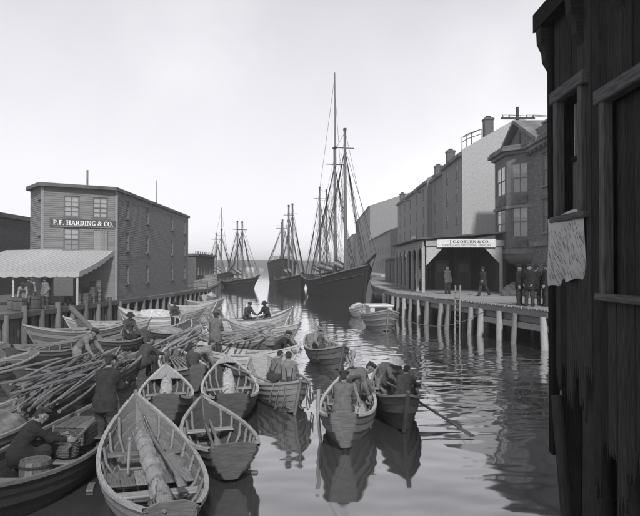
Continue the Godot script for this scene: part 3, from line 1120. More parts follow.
func build_water() -> void:
	var n1 := FastNoiseLite.new()
	n1.seed = 3; n1.frequency = 0.8; n1.fractal_octaves = 2
	var n2 := FastNoiseLite.new()
	n2.seed = 8; n2.frequency = 2.4; n2.fractal_octaves = 2
	var n3 := FastNoiseLite.new()
	n3.seed = 9; n3.frequency = 0.09
	var n4 := FastNoiseLite.new()
	n4.seed = 10; n4.frequency = 6.5
	var b := MB.new()
	for q in [[-13.0, 13.0, 3.0, 34.0, 0.075], [-15.0, 13.0, 34.0, 112.0, 0.24]]:
		var step: float = q[4]
		var nx := int((q[1] - q[0]) / step)
		var nd := int((q[3] - q[2]) / step)
		var rows := []
		for j in nd + 1:
			var d: float = q[2] + (q[3] - q[2]) * j / nd
			var row := PackedVector3Array()
			row.resize(nx + 1)
			for i in nx + 1:
				var x: float = q[0] + (q[1] - q[0]) * i / nx
				var ruffle := clampf(0.25 + 1.2 * n3.get_noise_2d(x, d) + (0.65 if x > 1.0 and d > 14.0 else 0.65 * clampf((x + d - 14.0) * 0.2, 0.0, 1.0)), 0.12, 1.0)
				var calm := 1.0 if d < 30.0 else clampf(1.0 - (d - 30.0) * 0.04, 0.5, 1.0)
				var y := 0.01 * calm * n1.get_noise_2d(x * 0.7, d) + 0.0085 * calm * ruffle * n2.get_noise_2d(x * 0.55, d) + 0.0016 * ruffle * n4.get_noise_2d(x * 0.6, d)
				row[i] = Vector3(x, y, -d)
			rows.append(row)
		b.grid(rows)
	for s in [[-3000.0, -14.99, -60.0, 34.0], [-3000.0, -14.99, 34.0, 112.0], [12.99, 3000.0, -60.0, 112.0], [-14.99, 12.99, -60.0, 3.0], [-3000.0, 3000.0, 112.0, 2600.0]]:
		b.quad(Vector3(s[0], -0.004, -s[2]), Vector3(s[1], -0.004, -s[2]), Vector3(s[1], -0.004, -s[3]), Vector3(s[0], -0.004, -s[3]))
	b.quad(Vector3(-14.99, -0.004, -3), Vector3(-13, -0.004, -3), Vector3(-13, -0.004, -34), Vector3(-14.99, -0.004, -34))
	var m := StandardMaterial3D.new()
	m.albedo_color = grey(0.06)
	m.roughness = 0.07
	m.metallic_specular = 1.0
	m.clearcoat_enabled = true
	m.clearcoat = 1.0
	m.clearcoat_roughness = 0.05
	structure("water", b.mesh(), m)

func build_far_shore() -> void:
	var fn := FastNoiseLite.new()
	fn.seed = 17; fn.frequency = 0.004; fn.fractal_octaves = 4
	var rows := []
	for j in 4:
		var row := PackedVector3Array()
		for i in 121:
			var x := -900.0 + i * 15.0
			var h: float = (6.5 + 5.0 * smoothstep(-320.0, -90.0, x) * smoothstep(150.0, -60.0, x) + 3.0 * fn.get_noise_2d(x, 0.0)) * [0.0, 0.8, 1.0, 0.0][j]
			row.append(Vector3(x, maxf(h, -0.5), -(700.0 + j * 70.0)))
		rows.append(row)
	var b := MB.new()
	b.grid(rows)
	structure("far_hills", b.mesh(), mat("stone", 0.05))
	var spots := [-131.0, -120.0, -109.0, -98.0, -86.0, -74.0, -62.0]
	for k in spots.size():
		var o := thing("shore_building", "tiny pale building on the far shore below the low hills", "building", Vector3(spots[k], 0, -690.0), 0.0, "buildings on the far shore")
		var w := 4.5 + 2.5 * (k % 3)
		var h := 2.2 + 0.8 * (k % 2)
		part(o, "wall", cbox(Vector3(w, h, 8), 0.05), mat("paint", 0.6 if k % 2 else 0.35), xf(Vector3(0, h / 2, 0)))
		var r := MB.new()
		r.prism([Vector3(-w / 2, h, 4.3), Vector3(w / 2, h, 4.3), Vector3(w / 2, h + 1.2, 0), Vector3(-w / 2, h + 1.2, 0)], Vector3(0, -0.1, 0))
		r.prism([Vector3(-w / 2, h + 1.2, 0), Vector3(w / 2, h + 1.2, 0), Vector3(w / 2, h, -4.3), Vector3(-w / 2, h, -4.3)], Vector3(0, -0.1, 0))
		part(o, "roof", r.mesh(), mat("stone", 0.12))

# edge of a wharf at distance d, from a polyline of (x, d)
func edge_at(line: Array, d: float) -> float:
	for i in line.size() - 1:
		if d <= line[i + 1].y:
			return lerpf(line[i].x, line[i + 1].x, (d - line[i].y) / (line[i + 1].y - line[i].y))
	return line[line.size() - 1].x

const EAST := [Vector2(12.4, 17.0), Vector2(9.0, 25.7), Vector2(7.7, 31.6), Vector2(6.2, 38.0), Vector2(5.0, 44.0), Vector2(4.9, 61.0), Vector2(6.2, 80.0), Vector2(9.0, 112.0)]
const WEST := [Vector2(-15.6, 26.0), Vector2(-14.9, 32.5), Vector2(-13.6, 43.3), Vector2(-11.6, 68.0), Vector2(-13.5, 86.0), Vector2(-17.0, 112.0)]

func build_east_wharf() -> void:
	var top := 1.6
	var o := thing("timber_wharf", "timber pile wharf of long deck planks below the brick bay-windowed house", "wharf", Vector3(9, 0, -40))
	var inv := o.transform.affine_inverse()
	var d := 17.3
	var k := 0
	while d < 84.0:
		var w := 0.2 if d < 60.0 else 0.26
		var x0 := edge_at(EAST, d) - 0.05 + rng.randf_range(-0.03, 0.03)
		if k < 296:
			var l := 13.2 - x0 if d > 27.0 else 22.0 - x0
			part(o, "deck_plank", cbox(Vector3(snappedf(l, 0.2), 0.07, w - 0.012), 0.006), shade("wood_x", 0.38), inv * xf(Vector3(x0 + snappedf(l, 0.2) / 2, top - 0.035 + rng.randf_range(-0.006, 0.006), -d)))
		d += w
		k += 1
	var pts := []
	var bd := MB.new()
	for i in range(6, EAST.size()):
		pts.append(PackedVector3Array([Vector3(EAST[i].x, top, -EAST[i].y), Vector3(EAST[i].x + 30, top, -EAST[i].y)]))
	pts.push_front(PackedVector3Array([Vector3(edge_at(EAST, 76.0), top, -76.0), Vector3(40, top, -76.0)]))
	bd.sheet(pts, Vector3(0, -0.1, 0))
	part(o, "deck", bd.mesh(), mat("wood_x", 0.25), inv)
	# string pieces and fascia along the edge
	for i in EAST.size() - 1:
		var p := Vector3(EAST[i].x, 0, -EAST[i].y)
		var q := Vector3(EAST[i + 1].x, 0, -EAST[i + 1].y)
		var n := maxi(1, int(p.distance_to(q) / 5.5))
		for s in n:
			var a := p.lerp(q, (s + 0.002) / n)
			var b := p.lerp(q, (s + 0.998) / n)
			var low := rng.randf_range(-0.02, 0.02)
			part(o, "string_piece", cbox(Vector3(snappedf(a.distance_to(b) - 0.02, 0.01), 0.26, 0.28), 0.02), shade("wood_x", 0.34), inv * along(a + Vector3(0.12, top - 0.205 + low, 0), b + Vector3(0.12, top - 0.205 + low, 0)))
			part(o, "fascia_beam", cbox(Vector3(snappedf(a.distance_to(b) - 0.03, 0.01), 0.3, 0.2), 0.02), shade("wood_x", 0.34), inv * along(a + Vector3(0.22, top - 0.49, 0), b + Vector3(0.22, top - 0.49, 0)))
			if i < 2:
				part(o, "lower_beam", cbox(Vector3(snappedf(a.distance_to(b) - 0.04, 0.01), 0.26, 0.22), 0.02), shade("wood_x", 0.34), inv * along(a + Vector3(0.16, top - 0.79, 0), b + Vector3(0.16, top - 0.79, 0)))
	# piles along the edge, as in the photograph, then a darker row behind
	for px in [544.0, 516.0, 500.0, 482.0, 472.0, 450.0, 442.0, 428.0, 419.0, 411.5, 405.0, 399.0, 394.0, 389.0, 385.0]:
		var lo := 18.0
		var hi := 75.0
		for it in 40:
			var mid := (lo + hi) / 2
			if 320.0 + edge_at(EAST, mid) * F / mid > px: lo = mid
			else: hi = mid
		var e := Vector3(edge_at(EAST, lo) - 0.08, 0, -lo)
		var pr := rng.randf_range(0.13, 0.19)
		pole(o, "pile", inv * (e + Vector3(rng.randf_range(-0.25, 0.1), -1.2, rng.randf_range(-0.3, 0.3))), inv * (e + Vector3(0.04, 1.3, 0)), pr, pr * 0.82, shade("wood_x", 0.45), 10)
	d = 19.0
	while d < 62.0:
		for r in 2:
			var e := Vector3(edge_at(EAST, d) + 2.2 + r * 2.6, 0, -d)
			pole(o, "inner_pile", inv * (e + Vector3(0, -1.2, 0)), inv * (e + Vector3(rng.randf_range(-0.1, 0.1), 1.1, 0)), 0.17, 0.15, shade("wood_x", 0.45), 8)
		d += 2.7
	# cribwork that closes the space under the deck
	var cd := 18.0
	while cd < 100.0:
		var e := edge_at(EAST, cd) + 7.4
		part(o, "crib_plank", cbox(Vector3(2.6, 2.2, 0.12), 0.01), shade("wood_y", 0.34), inv * xf(Vector3(e, 0.35, -cd), Vector3(0, PI / 2, 0)))
		cd += 2.6
	# ladder
	var lx := edge_at(EAST, 33.6) - 0.16
	var ld := thing("ladder", "wooden ladder standing in the water against the pile wharf, rails above deck", "ladder", Vector3(lx, 0, -33.6), 0.42)
	for s in [-1, 1]:
		pole(ld, "rail", Vector3(0, -0.8, s * 0.2), Vector3(0.06, 2.35, s * 0.2), 0.045, 0.04, mat("wood_x", 0.42), 6)
	for r in 9: pole(ld, "rung", Vector3(0.02, -0.4 + r * 0.3, -0.2), Vector3(0.02, -0.4 + r * 0.3, 0.2), 0.02, 0.02, mat("wood_x", 0.35), 5)

func letters(parent: Node, text: String, size: float, at_: Transform3D, m: Material, bold := true, wide := 1.0) -> void:
	var t := TextMesh.new()
	var f := SystemFont.new()
	f.font_names = PackedStringArray(["Droid Serif"])
	if bold: f.font_weight = 700
	t.font = f
	t.text = text
	t.font_size = 64
	t.pixel_size = size / 64.0
	t.depth = 0.015
	t.curve_step = 1.5
	var o := part(parent, "lettering", t, m, at_)
	o.basis = o.basis * Basis.from_scale(Vector3(wide, 1, 1))

func build_market_shed() -> void:
	var x0 := 6.65
	var x1 := 12.3
	var d0 := 42.5
	var d1 := 57.5
	var y := 1.6
	var top := 5.05
	var o := thing("market_shed", "open-fronted wooden market shed with arched side and white signboard over the wharf", "shed", Vector3(x0, y, -d0))
	var pm := mat("paint", 0.42)
	var H := top - y
	# posts and arched brackets along the water side
	var bays := 6
	for k in bays + 1:
		var z := -(d1 - d0) * k / bays
		part(o, "post", cbox(Vector3(0.2, H - 0.4, 0.2), 0.02), pm, xf(Vector3(0.1, (H - 0.4) / 2, z)))
		for s in [-1.0, 1.0]:
			if (k == 0 and s > 0) or (k == bays and s < 0): continue
			var arc := [Vector3(0.04, H - 0.4, z + s * 0.1), Vector3(0.04, H - 1.5, z + s * 0.1)]
			for j in 7:
				var a := PI / 2 * j / 6.0
				arc.append(Vector3(0.04, H - 1.5 + 1.05 * sin(a), z + s * (0.1 + 1.05 * (1.0 - cos(a)))))
			arc.append(Vector3(0.04, H - 0.4, z + s * 1.15))
			var b := MB.new()
			for j in range(1, arc.size() - 1):
				b.tri(arc[0], arc[j], arc[j + 1])
				b.tri(arc[0] + Vector3(0.1, 0, 0), arc[j + 1] + Vector3(0.1, 0, 0), arc[j] + Vector3(0.1, 0, 0))
				b.quad(arc[j], arc[j] + Vector3(0.1, 0, 0), arc[j + 1] + Vector3(0.1, 0, 0), arc[j + 1])
			part(o, "arch_bracket", b.mesh(), pm)
	part(o, "side_fascia", cbox(Vector3(d1 - d0 + 0.2, 0.42, 0.14), 0.02), mat("paint", 0.3), xf(Vector3(0.07, H - 0.19, -(d1 - d0) / 2), Vector3(0, PI / 2, 0)))
	part(o, "front_fascia", cbox(Vector3(x1 - x0 - 0.3, 0.42, 0.14), 0.02), mat("paint", 0.4), xf(Vector3((x1 - x0) / 2 + 0.1, H - 0.192, 0.06)))
	for e in [[0.3, 1.0], [x1 - x0 - 0.45, -1.0]]:
		var bx: float = e[0]
		var s: float = e[1]
		var tri := [Vector3(bx, H - 0.42, 0.03), Vector3(bx, H - 1.65, 0.03), Vector3(bx + s * 1.15, H - 0.42, 0.03)]
		if s > 0: tri.reverse()
		var b := MB.new()
		b.prism(tri, Vector3(0, 0, -0.08))
		part(o, "knee_bracket", b.mesh(), mat("paint", 0.5))
	part(o, "post", cbox(Vector3(0.18, H - 0.4, 0.18), 0.02), mat("paint", 0.5), xf(Vector3(x1 - x0 - 0.45, (H - 0.4) / 2, -0.04)))
	# roof, back wall with boards and doors, end wall
	var rb := MB.new()
	rb.prism([Vector3(-0.35, H + 0.04, 0.35), Vector3(x1 - x0, H + 0.5, 0.35), Vector3(x1 - x0, H + 0.5, -(d1 - d0) - 0.3), Vector3(-0.35, H + 0.04, -(d1 - d0) - 0.3)], Vector3(0, 0.09, 0))
	part(o, "roof", rb.mesh(), mat("stone", 0.16))
	for k in 24:
		part(o, "wall_board", cbox(Vector3(0.61, H, 0.06), 0.008), shade("wood_y", 0.1), xf(Vector3(x1 - x0 - 0.1, H / 2, -0.45 - 0.625 * k), Vector3(0, PI / 2, 0)))
	for k in 9:
		part(o, "wall_board", cbox(Vector3(0.6, H, 0.06), 0.008), shade("wood_y", 0.09), xf(Vector3(0.55 + 0.61 * k, H / 2, -8.5)))
	for k in 3:
		var dr := part(o, "door", cbox(Vector3(1.1, 2.2, 0.06), 0.01), mat("paint", 0.16), xf(Vector3(1.2 + k * 1.7, 1.1, -8.4)))
		part(dr, "panel", cbox(Vector3(0.8, 0.7, 0.03), 0.01), mat("paint", 0.3), xf(Vector3(0, 0.55, 0.03)))
	# signboard
	var sg := thing("signboard", "long white signboard with dark lettering on the open market shed", "sign", Vector3(9.55, 4.86, -d0 + 0.16))
	part(sg, "board", cbox(Vector3(3.85, 0.56, 0.04), 0.006), mat("paint", 0.85))
	letters(sg, "J.C.COBURN & CO.", 0.26, xf(Vector3(0.2, 0.09, 0.025)), mat("plain", 0.03), true, 1.1)
	letters(sg, "FISHING AND OUTFITTING SUPPLIES", 0.155, xf(Vector3(0.0, -0.15, 0.025)), mat("plain", 0.05), false, 1.15)

func chimney(parent: Node, p: Vector3, w: float, h: float, m: Material) -> void:
	var c := part(parent, "chimney", cbox(Vector3(w, h, w), 0.03), m, xf(p + Vector3(0, h / 2, 0)))
	part(c, "chimney_cap", cbox(Vector3(w + 0.2, 0.22, w + 0.2), 0.03), m, xf(Vector3(0, h / 2 - 0.2, 0)))
	part(c, "flue", cbox(Vector3(w * 0.5, 0.25, w * 0.5), 0.02), mat("stone", 0.05), xf(Vector3(0, h / 2 + 0.12, 0)))

func build_bay_house() -> void:
	var X := 13.3
	var base := 1.6
	var o := thing("bay_house", "dark brick house with cornices, gable and a two-storey bay window over the wharf", "house", Vector3(X, base, -40))
	var inv := o.transform.affine_inverse()
	var bm := mat("brick", 0.25)
	var tm := mat("stone", 0.3)
	var H := 10.2 # top of the wall above the deck
	# water side wall, from d = 26 to 47
	var ops := []
	for s in [[1.7, 2.6, 1.0, 2.1], [3.2, 7.2, 1.1, 2.0], [3.2, 4.2, 1.1, 2.0]]: pass
	var wins := [Vector2(38.2, 0), Vector2(35.4, 0), Vector2(32.6, 0), Vector2(29.8, 0)]
	for w in wins:
		for yy in [3.75, 6.5]:
			ops.append(Rect2(w.x - 26.0 - 0.5, yy, 1.0, 1.95))
	for w in [42.6, 36.8, 31.2]:
		ops.append(Rect2(w - 26.0 - 0.8, 0.05, 1.6, 2.5))
	var b := MB.new()
	var n := Vector3(-1, 0, 0)
	wall(b, Vector3(X, base, -26), Vector3(0, 0, -1), 21.0, H, n, ops, 0.35)
	wall(b, Vector3(X + 0.35, base, -47), Vector3(1, 0, 0), 14.0, H, Vector3(0, 0, -1), [], 0.3)
	wall(b, Vector3(X + 0.35, base, -26), Vector3(1, 0, 0), 14.0, H, Vector3(0, 0, 1), [], 0.3)
	wall(b, Vector3(X + 14.35, base, -26), Vector3(0, 0, -1), 21.0, H, Vector3(1, 0, 0), [], 0.3)
	part(o, "wall", b.mesh(), bm, inv)
	var rf := MB.new()
	rf.prism([Vector3(X + 0.4, base + H - 0.4, -46.7), Vector3(X + 0.4, base + H - 0.4, -26.3), Vector3(X + 14, base + H - 0.4, -26.3), Vector3(X + 14, base + H - 0.4, -46.7)], Vector3(0, -0.2, 0))
	part(o, "roof", rf.mesh(), mat("stone", 0.08), inv)
	for w in wins:
		for yy in [3.75, 6.5]:
			window(o, inv * Vector3(X, base + yy, -w.x + 0.5), Vector3(0, 0, -1), n, 1.0, 1.95, mat("paint", 0.22), 2, 2)
			part(o, "lintel", cbox(Vector3(0.14, 0.26, 1.4), 0.02), tm, inv * xf(Vector3(X - 0.02, base + yy + 2.09, -w.x)))
	for w in [42.6, 36.8, 31.2]:
		var dr := part(o, "door", cbox(Vector3(0.08, 2.5, 1.58), 0.01), mat("paint", 0.12), inv * xf(Vector3(X + 0.2, base + 1.3, -w)))
		for s in [-1, 1]: part(dr, "panel", cbox(Vector3(0.05, 1.8, 0.55), 0.01), mat("paint", 0.2), xf(Vector3(-0.04, 0.1, s * 0.38)))
	# cornices along the wall: belt course, main cornice, parapet with panels
	part(o, "belt_course", cbox(Vector3(0.25, 0.3, 20.9), 0.03), tm, inv * xf(Vector3(X - 0.05, base + 3.1, -36.5)))
	for e in [[9.0, 0.5, 0.24], [9.2, 0.8, 0.2], [9.42, 0.62, 0.14]]:
		part(o, "cornice", cbox(Vector3(e[1], e[2], 21.2), 0.03), tm, inv * xf(Vector3(X - 0.1, base + e[0], -36.5)))
	for k in 26:
		part(o, "dentil", cbox(Vector3(0.2, 0.18, 0.22), 0.02), tm, inv * xf(Vector3(X - 0.28, base + 8.78, -27 - k * 0.76)))
	part(o, "parapet_cap", cbox(Vector3(0.5, 0.16, 12.6), 0.03), tm, inv * xf(Vector3(X + 0.15, base + 10.28, -32.4)))
	for k in 5: part(o, "parapet_panel", cbox(Vector3(0.08, 0.45, 1.8), 0.02), tm, inv * xf(Vector3(X - 0.03, base + 9.85, -28 - k * 2.3)))
	# the gable over the bay
	var gb := MB.new()
	gb.prism([Vector3(X - 0.12, base + 9.3, -38.9), Vector3(X - 0.12, base + 11.0, -42.9), Vector3(X - 0.12, base + 9.3, -46.9)], Vector3(0.5, 0, 0))
	part(o, "gable", gb.mesh(), bm, inv)
	var gr := MB.new()
	for s in [[-38.4, -42.9], [-47.4, -42.9]]:
		gr.prism([Vector3(X - 0.55, base + 9.2, s[0]), Vector3(X - 0.55, base + 11.2, s[1]), Vector3(X - 0.55, base + 11.42, s[1]), Vector3(X - 0.55, base + 9.42, s[0])], Vector3(6.0, 0, 0))
	part(o, "gable_roof", gr.mesh(), tm, inv)
	part(o, "gable_ornament", cbox(Vector3(0.1, 0.9, 0.5), 0.05), tm, inv * xf(Vector3(X - 0.16, base + 10.1, -42.9)))
	# the bay: plan points from far to near
	var plan := [Vector3(X, 0, -45.9), Vector3(X - 1.25, 0, -44.7), Vector3(X - 1.25, 0, -41.9), Vector3(X, 0, -40.5)]
	var bb := MB.new()
	var bays := []
	for k in 3:
		var p: Vector3 = plan[k]
		var q: Vector3 = plan[k + 1]
		var u := (q - p).normalized()
		var nn := u.cross(Vector3.UP)
		if nn.x > 0: nn = -nn
		var w := p.distance_to(q)
		var ww := w - 0.72
		var op := []
		for yy in [0.75, 3.55]: op.append(Rect2((w - ww) / 2, yy, ww, 1.95))
		wall(bb, p + Vector3(0, base + 2.85, 0), u, w, 6.3, nn, op, 0.2)
		for yy in [0.75, 3.55]:
			window(o, inv * (p + u * (w - ww) / 2 + Vector3(0, base + 2.85 + yy, 0)), u, nn, ww, 1.95, mat("paint", 0.25), 2, 2, 0.35 if k == 2 else 0.0, false)  # pale blinds on the near face imitate white reflections in the upper glass
			part(o, "bay_panel", cbox(Vector3(ww, 0.5, 0.06), 0.02), tm, inv * Transform3D(Basis(u, Vector3.UP, u.cross(Vector3.UP)), (p + q) / 2 + Vector3(0, base + 2.85 + yy - 0.42, 0) + nn * 0.02))
	part(o, "bay_wall", bb.mesh(), bm, inv)
	for e in [[2.7, 0.3, 0.12], [5.55, 0.18, 0.1], [9.0, 0.2, 0.2], [9.2, 0.2, 0.4], [9.4, 0.12, 0.3]]:
		var ring := []
		for k in 4: ring.append(plan[k] + Vector3(-e[2] if k in [1, 2] else 0.1, base + e[0] - e[1] / 2, (-e[2] if k < 2 else e[2])))
		var cb := MB.new()
		ring.reverse()
		cb.prism(ring, Vector3(0, e[1], 0))
		part(o, "bay_cornice", cb.mesh(), tm, inv)
	# corbelled underside of the bay
	var rows := []
	for j in 6:
		var a := j / 5.0
		var k := sin(a * PI / 2)
		var row := PackedVector3Array()
		for p in plan: row.append(Vector3(lerpf(X - 0.05, p.x, k), base + 1.75 + 0.85 * (1 - cos(a * PI / 2)), lerpf(-43.2, p.z, lerpf(0.5, 1.0, k))))
		rows.append(row)
	var cb2 := MB.new()
	cb2.grid(rows)
	part(o, "bay_corbel", cb2.mesh(), tm, inv)
	# rear wing, hidden by the house, which throws its shade on the pale gable wall behind
	var w2 := MB.new()
	w2.box(Vector3(25.0, base + 6.7, -63.0), Vector3(9.6, 13.4, 20.0))
	part(o, "rear_wing", w2.mesh(), bm, inv)
	chimney(o, inv * Vector3(21.4, base + 13.4, -71.0), 0.9, 1.0, bm)
	# utility pole behind the house
	var up := thing("utility_pole", "tall telegraph pole with one crossarm rising behind the gabled house", "pole", Vector3(16.9, 1.6, -55.5))
	pole(up, "post", Vector3.ZERO, Vector3(0, 15.4, 0), 0.19, 0.13, mat("wood_x", 0.08), 8)
	part(up, "crossarm", cbox(Vector3(2.9, 0.16, 0.14), 0.02), mat("wood_x", 0.08), xf(Vector3(0, 14.4, 0.15)))
	for k in [-1.3, -0.75, 0.75, 1.3]:
		var ib := MB.new()
		ib.lathe([Vector2(0.0, 0.0), Vector2(0.05, 0.0), Vector2(0.07, 0.1), Vector2(0.05, 0.2), Vector2(0.0, 0.22)], 8)
		part(up, "insulator", ib.mesh(), mat("plain", 0.15), xf(Vector3(k, 14.48, 0.15)))
		var wp := []
		for j in 9: wp.append(Vector3(k + 32.0 * j / 8.0, 14.7 - 1.6 * (1.0 - pow(j / 4.0 - 1.0, 2.0)), 0.15 + j * 2.0))
		rope(up, "wire", wp, 0.012, 0.03)

func build_warehouses() -> void:
	var base := 1.6
	var X := 17.5
	# [name, label, x of facade, near d, far d, eave y, window columns, tone, seen end wall]
	var specs := [
		["brick warehouse with a tall pale plastered gable wall and chimney", 80.0, 92.6, 0.0, 0.34, 2],
		["narrow dark brick warehouse set back between two taller-looking neighbours", 92.6, 106.0, 0.7, 0.28, 2],
		["long brick warehouse with four rows of small windows beside a recessed neighbour", 106.0, 146.0, 0.0, 0.34, 5]]
	for s in specs:
		var x: float = X + s[3]
		var d0: float = s[1]
		var d1: float = s[2]
		var o := thing("brick_warehouse", s[0], "warehouse", Vector3(x, base, -d0), 0.0, "warehouses along the wharf")
		var inv := o.transform.affine_inverse()
		var bm := mat("brick", s[4])
		var H := 15.7
		var ops := []
		var cols: int = s[5]
		for c in cols:
			for r in 5:
				ops.append(Rect2((d1 - d0) * (c + 0.5) / cols - 0.55, 1.3 + r * 2.95, 1.1, 1.75))
		var b := MB.new()
		var n := Vector3(-1, 0, 0)
		wall(b, Vector3(x, base, -d0), Vector3(0, 0, -1), d1 - d0, H, n, ops, 0.4)
		part(o, "wall", b.mesh(), bm, inv)
		for r in ops:
			window(o, inv * Vector3(x, base + r.position.y, -d0 - r.position.x), Vector3(0, 0, -1), n, 1.1, 1.75, mat("paint", 0.2), 2, 2)
		# gable ends and roof
		for d in [d0, d1]:
			var e := MB.new()
			e.prism([Vector3(x + 0.02, base, -d), Vector3(x + 14.5, base, -d), Vector3(x + 14.5, base + H, -d), Vector3(x + 7.2, base + H + 4.6, -d), Vector3(x + 0.02, base + H + 0.5, -d)], Vector3(0, 0, -0.4 if d == d0 else 0.4))
			part(o, "gable_wall", e.mesh(), mat("plaster", 0.45) if d0 == 80.0 else bm, inv)
		var rf := MB.new()
		rf.prism([Vector3(x - 0.4, base + H + 0.1, -d0 - 0.41), Vector3(x - 0.4, base + H + 0.1, -d1 + 0.41), Vector3(x + 7.2, base + H + 4.45, -d1 + 0.41), Vector3(x + 7.2, base + H + 4.45, -d0 - 0.41)], Vector3(0, -0.2, 0))
		rf.prism([Vector3(x + 7.2, base + H + 4.45, -d0 - 0.41), Vector3(x + 7.2, base + H + 4.45, -d1 + 0.41), Vector3(x + 15, base + H - 0.1, -d1 + 0.41), Vector3(x + 15, base + H - 0.1, -d0 - 0.41)], Vector3(0, -0.2, 0))
		part(o, "roof", rf.mesh(), mat("stone", 0.1), inv)
		part(o, "cornice", cbox(Vector3(0.5, 0.4, d1 - d0 - 0.05), 0.03), mat("stone", 0.2), inv * xf(Vector3(x - 0.18, base + H - 0.15, -(d0 + d1) / 2)))
		chimney(o, inv * Vector3(x + 0.9, base + H, -d1 + 1.2), 1.1, 2.4, mat("brick", 0.17))
		if d0 == 80.0:
			chimney(o, inv * Vector3(x + 3.4, base + H + 1.6, -80.6), 1.1, 2.9, mat("brick", 0.16))
			# roof stage of rails
			var rs := thing("roof_railing", "spindly open railing on the roof edge of the pale gabled warehouse", "railing", Vector3(x, base + H + 0.5, -80.4))
			var ps := [Vector3(0.1, 0.3, 0), Vector3(0.9, 0.9, -0.9), Vector3(1.7, 1.3, -1.8), Vector3(2.6, 1.4, -0.1)]
			var tops := []
			for p in ps:
				pole(rs, "post", p + Vector3(0, -0.6, 0), p + Vector3(0, 1.25, 0), 0.06, 0.05, mat("wood_x", 0.1), 5)
				tops.append(p + Vector3(0, 1.25, 0))
			for k in 3:
				pole(rs, "rail", tops[k], tops[k + 1], 0.05, 0.05, mat("wood_x", 0.1), 5)
				pole(rs, "rail", tops[k] - Vector3(0, 0.6, 0), tops[k + 1] - Vector3(0, 0.6, 0), 0.05, 0.05, mat("wood_x", 0.1), 5)
			pole(rs, "rail", tops[0], tops[3], 0.05, 0.05, mat("wood_x", 0.1), 5)
		if cols == 5: # hoist beams and a signboard on the long one
			for k in 2:
				part(o, "hoist_beam", cbox(Vector3(1.6, 0.25, 0.25), 0.02), mat("wood_x", 0.1), inv * xf(Vector3(x - 0.9, base + 14.6, -112.0 - k * 14.0)))
			part(o, "name_board", cbox(Vector3(0.1, 0.9, 6.0), 0.02), mat("paint", 0.5), inv * xf(Vector3(x - 0.08, base + 7.0, -121.0)))
	# lower warehouses farther along
	for s in [["lower brick warehouse with a lean roof beyond the tall row", 16.2, 150.0, 212.0, 10.2, 0.34, 9.0], ["huge pale hazy storehouse with a broad roof far along the wharf", 16.6, 216.0, 300.0, 22.0, 0.34, 26.0], ["farthest hazy storehouse beyond the huge pale one", 15.5, 304.0, 380.0, 17.0, 0.34, 20.0]]:
		var o := thing("storehouse", s[0], "warehouse", Vector3(s[1], base, -s[2]), 0.0, "warehouses along the wharf")
		var l: float = s[3] - s[2]
		var h: float = s[4]
		var ops := []
		var cols := int(l / 6.5)
		var rowsn := int(h / 3.6)
		for c in cols:
			for r in rowsn: ops.append(Rect2(l * (c + 0.5) / cols - 0.7, 1.4 + r * 3.5, 1.4, 2.0))
		var b := MB.new()
		wall(b, Vector3.ZERO, Vector3(0, 0, -1), l, h, Vector3(-1, 0, 0), ops, 0.4)
		part(o, "wall", b.mesh(), mat("brick", s[5]))
		for r in ops: window(o, Vector3(0, r.position.y, -r.position.x), Vector3(0, 0, -1), Vector3(-1, 0, 0), 1.4, 2.0, mat("paint", 0.2), 2, 2, 0.0, false)
		var wd: float = s[6]
		for dd in [0.0, -l]:
			var e := MB.new()
			e.prism([Vector3(0.02, 0, dd), Vector3(wd, 0, dd), Vector3(wd, h, dd), Vector3(wd / 2, h + wd * 0.16, dd), Vector3(0.02, h, dd)], Vector3(0, 0, -0.4 if dd == 0.0 else 0.4))
			part(o, "gable_wall", e.mesh(), mat("brick", s[5]))
		var rf := MB.new()
		rf.prism([Vector3(-0.5, h, -0.4), Vector3(-0.5, h, -l), Vector3(wd / 2, h + wd * 0.17, -l), Vector3(wd / 2, h + wd * 0.17, -0.4)], Vector3(0, -0.2, 0))
		rf.prism([Vector3(wd / 2, h + wd * 0.17, -0.4), Vector3(wd / 2, h + wd * 0.17, -l), Vector3(wd + 0.5, h, -l), Vector3(wd + 0.5, h, -0.4)], Vector3(0, -0.2, 0))
		part(o, "roof", rf.mesh(), mat("stone", 0.2))
	# low shed between the market shed and the far wharf
	var ls := thing("low_shed", "low lean-to shed with a long plain roof beyond the arched market shed", "shed", Vector3(8.2, base, -60.0))
	part(ls, "wall", cbox(Vector3(4.0, 2.6, 22.0), 0.03), mat("siding", 0.2), xf(Vector3(2.0, 1.3, -11.0)))
	var lr := MB.new()
	lr.prism([Vector3(-0.5, 2.6, 0.4), Vector3(4.4, 3.5, 0.4), Vector3(4.4, 3.5, -22.4), Vector3(-0.5, 2.6, -22.4)], Vector3(0, 0.12, 0))
	part(ls, "roof", lr.mesh(), mat("stone", 0.2))
	for k in 6: part(ls, "door", cbox(Vector3(0.08, 2.1, 1.5), 0.01), mat("paint", 0.08), xf(Vector3(-0.02, 1.06, -2.2 - k * 3.5)))

func near_tone() -> StandardMaterial3D:
	return mat("tarred", 0.055 * [0.72, 0.92, 1.08, 1.3][rng.randi() % 4])

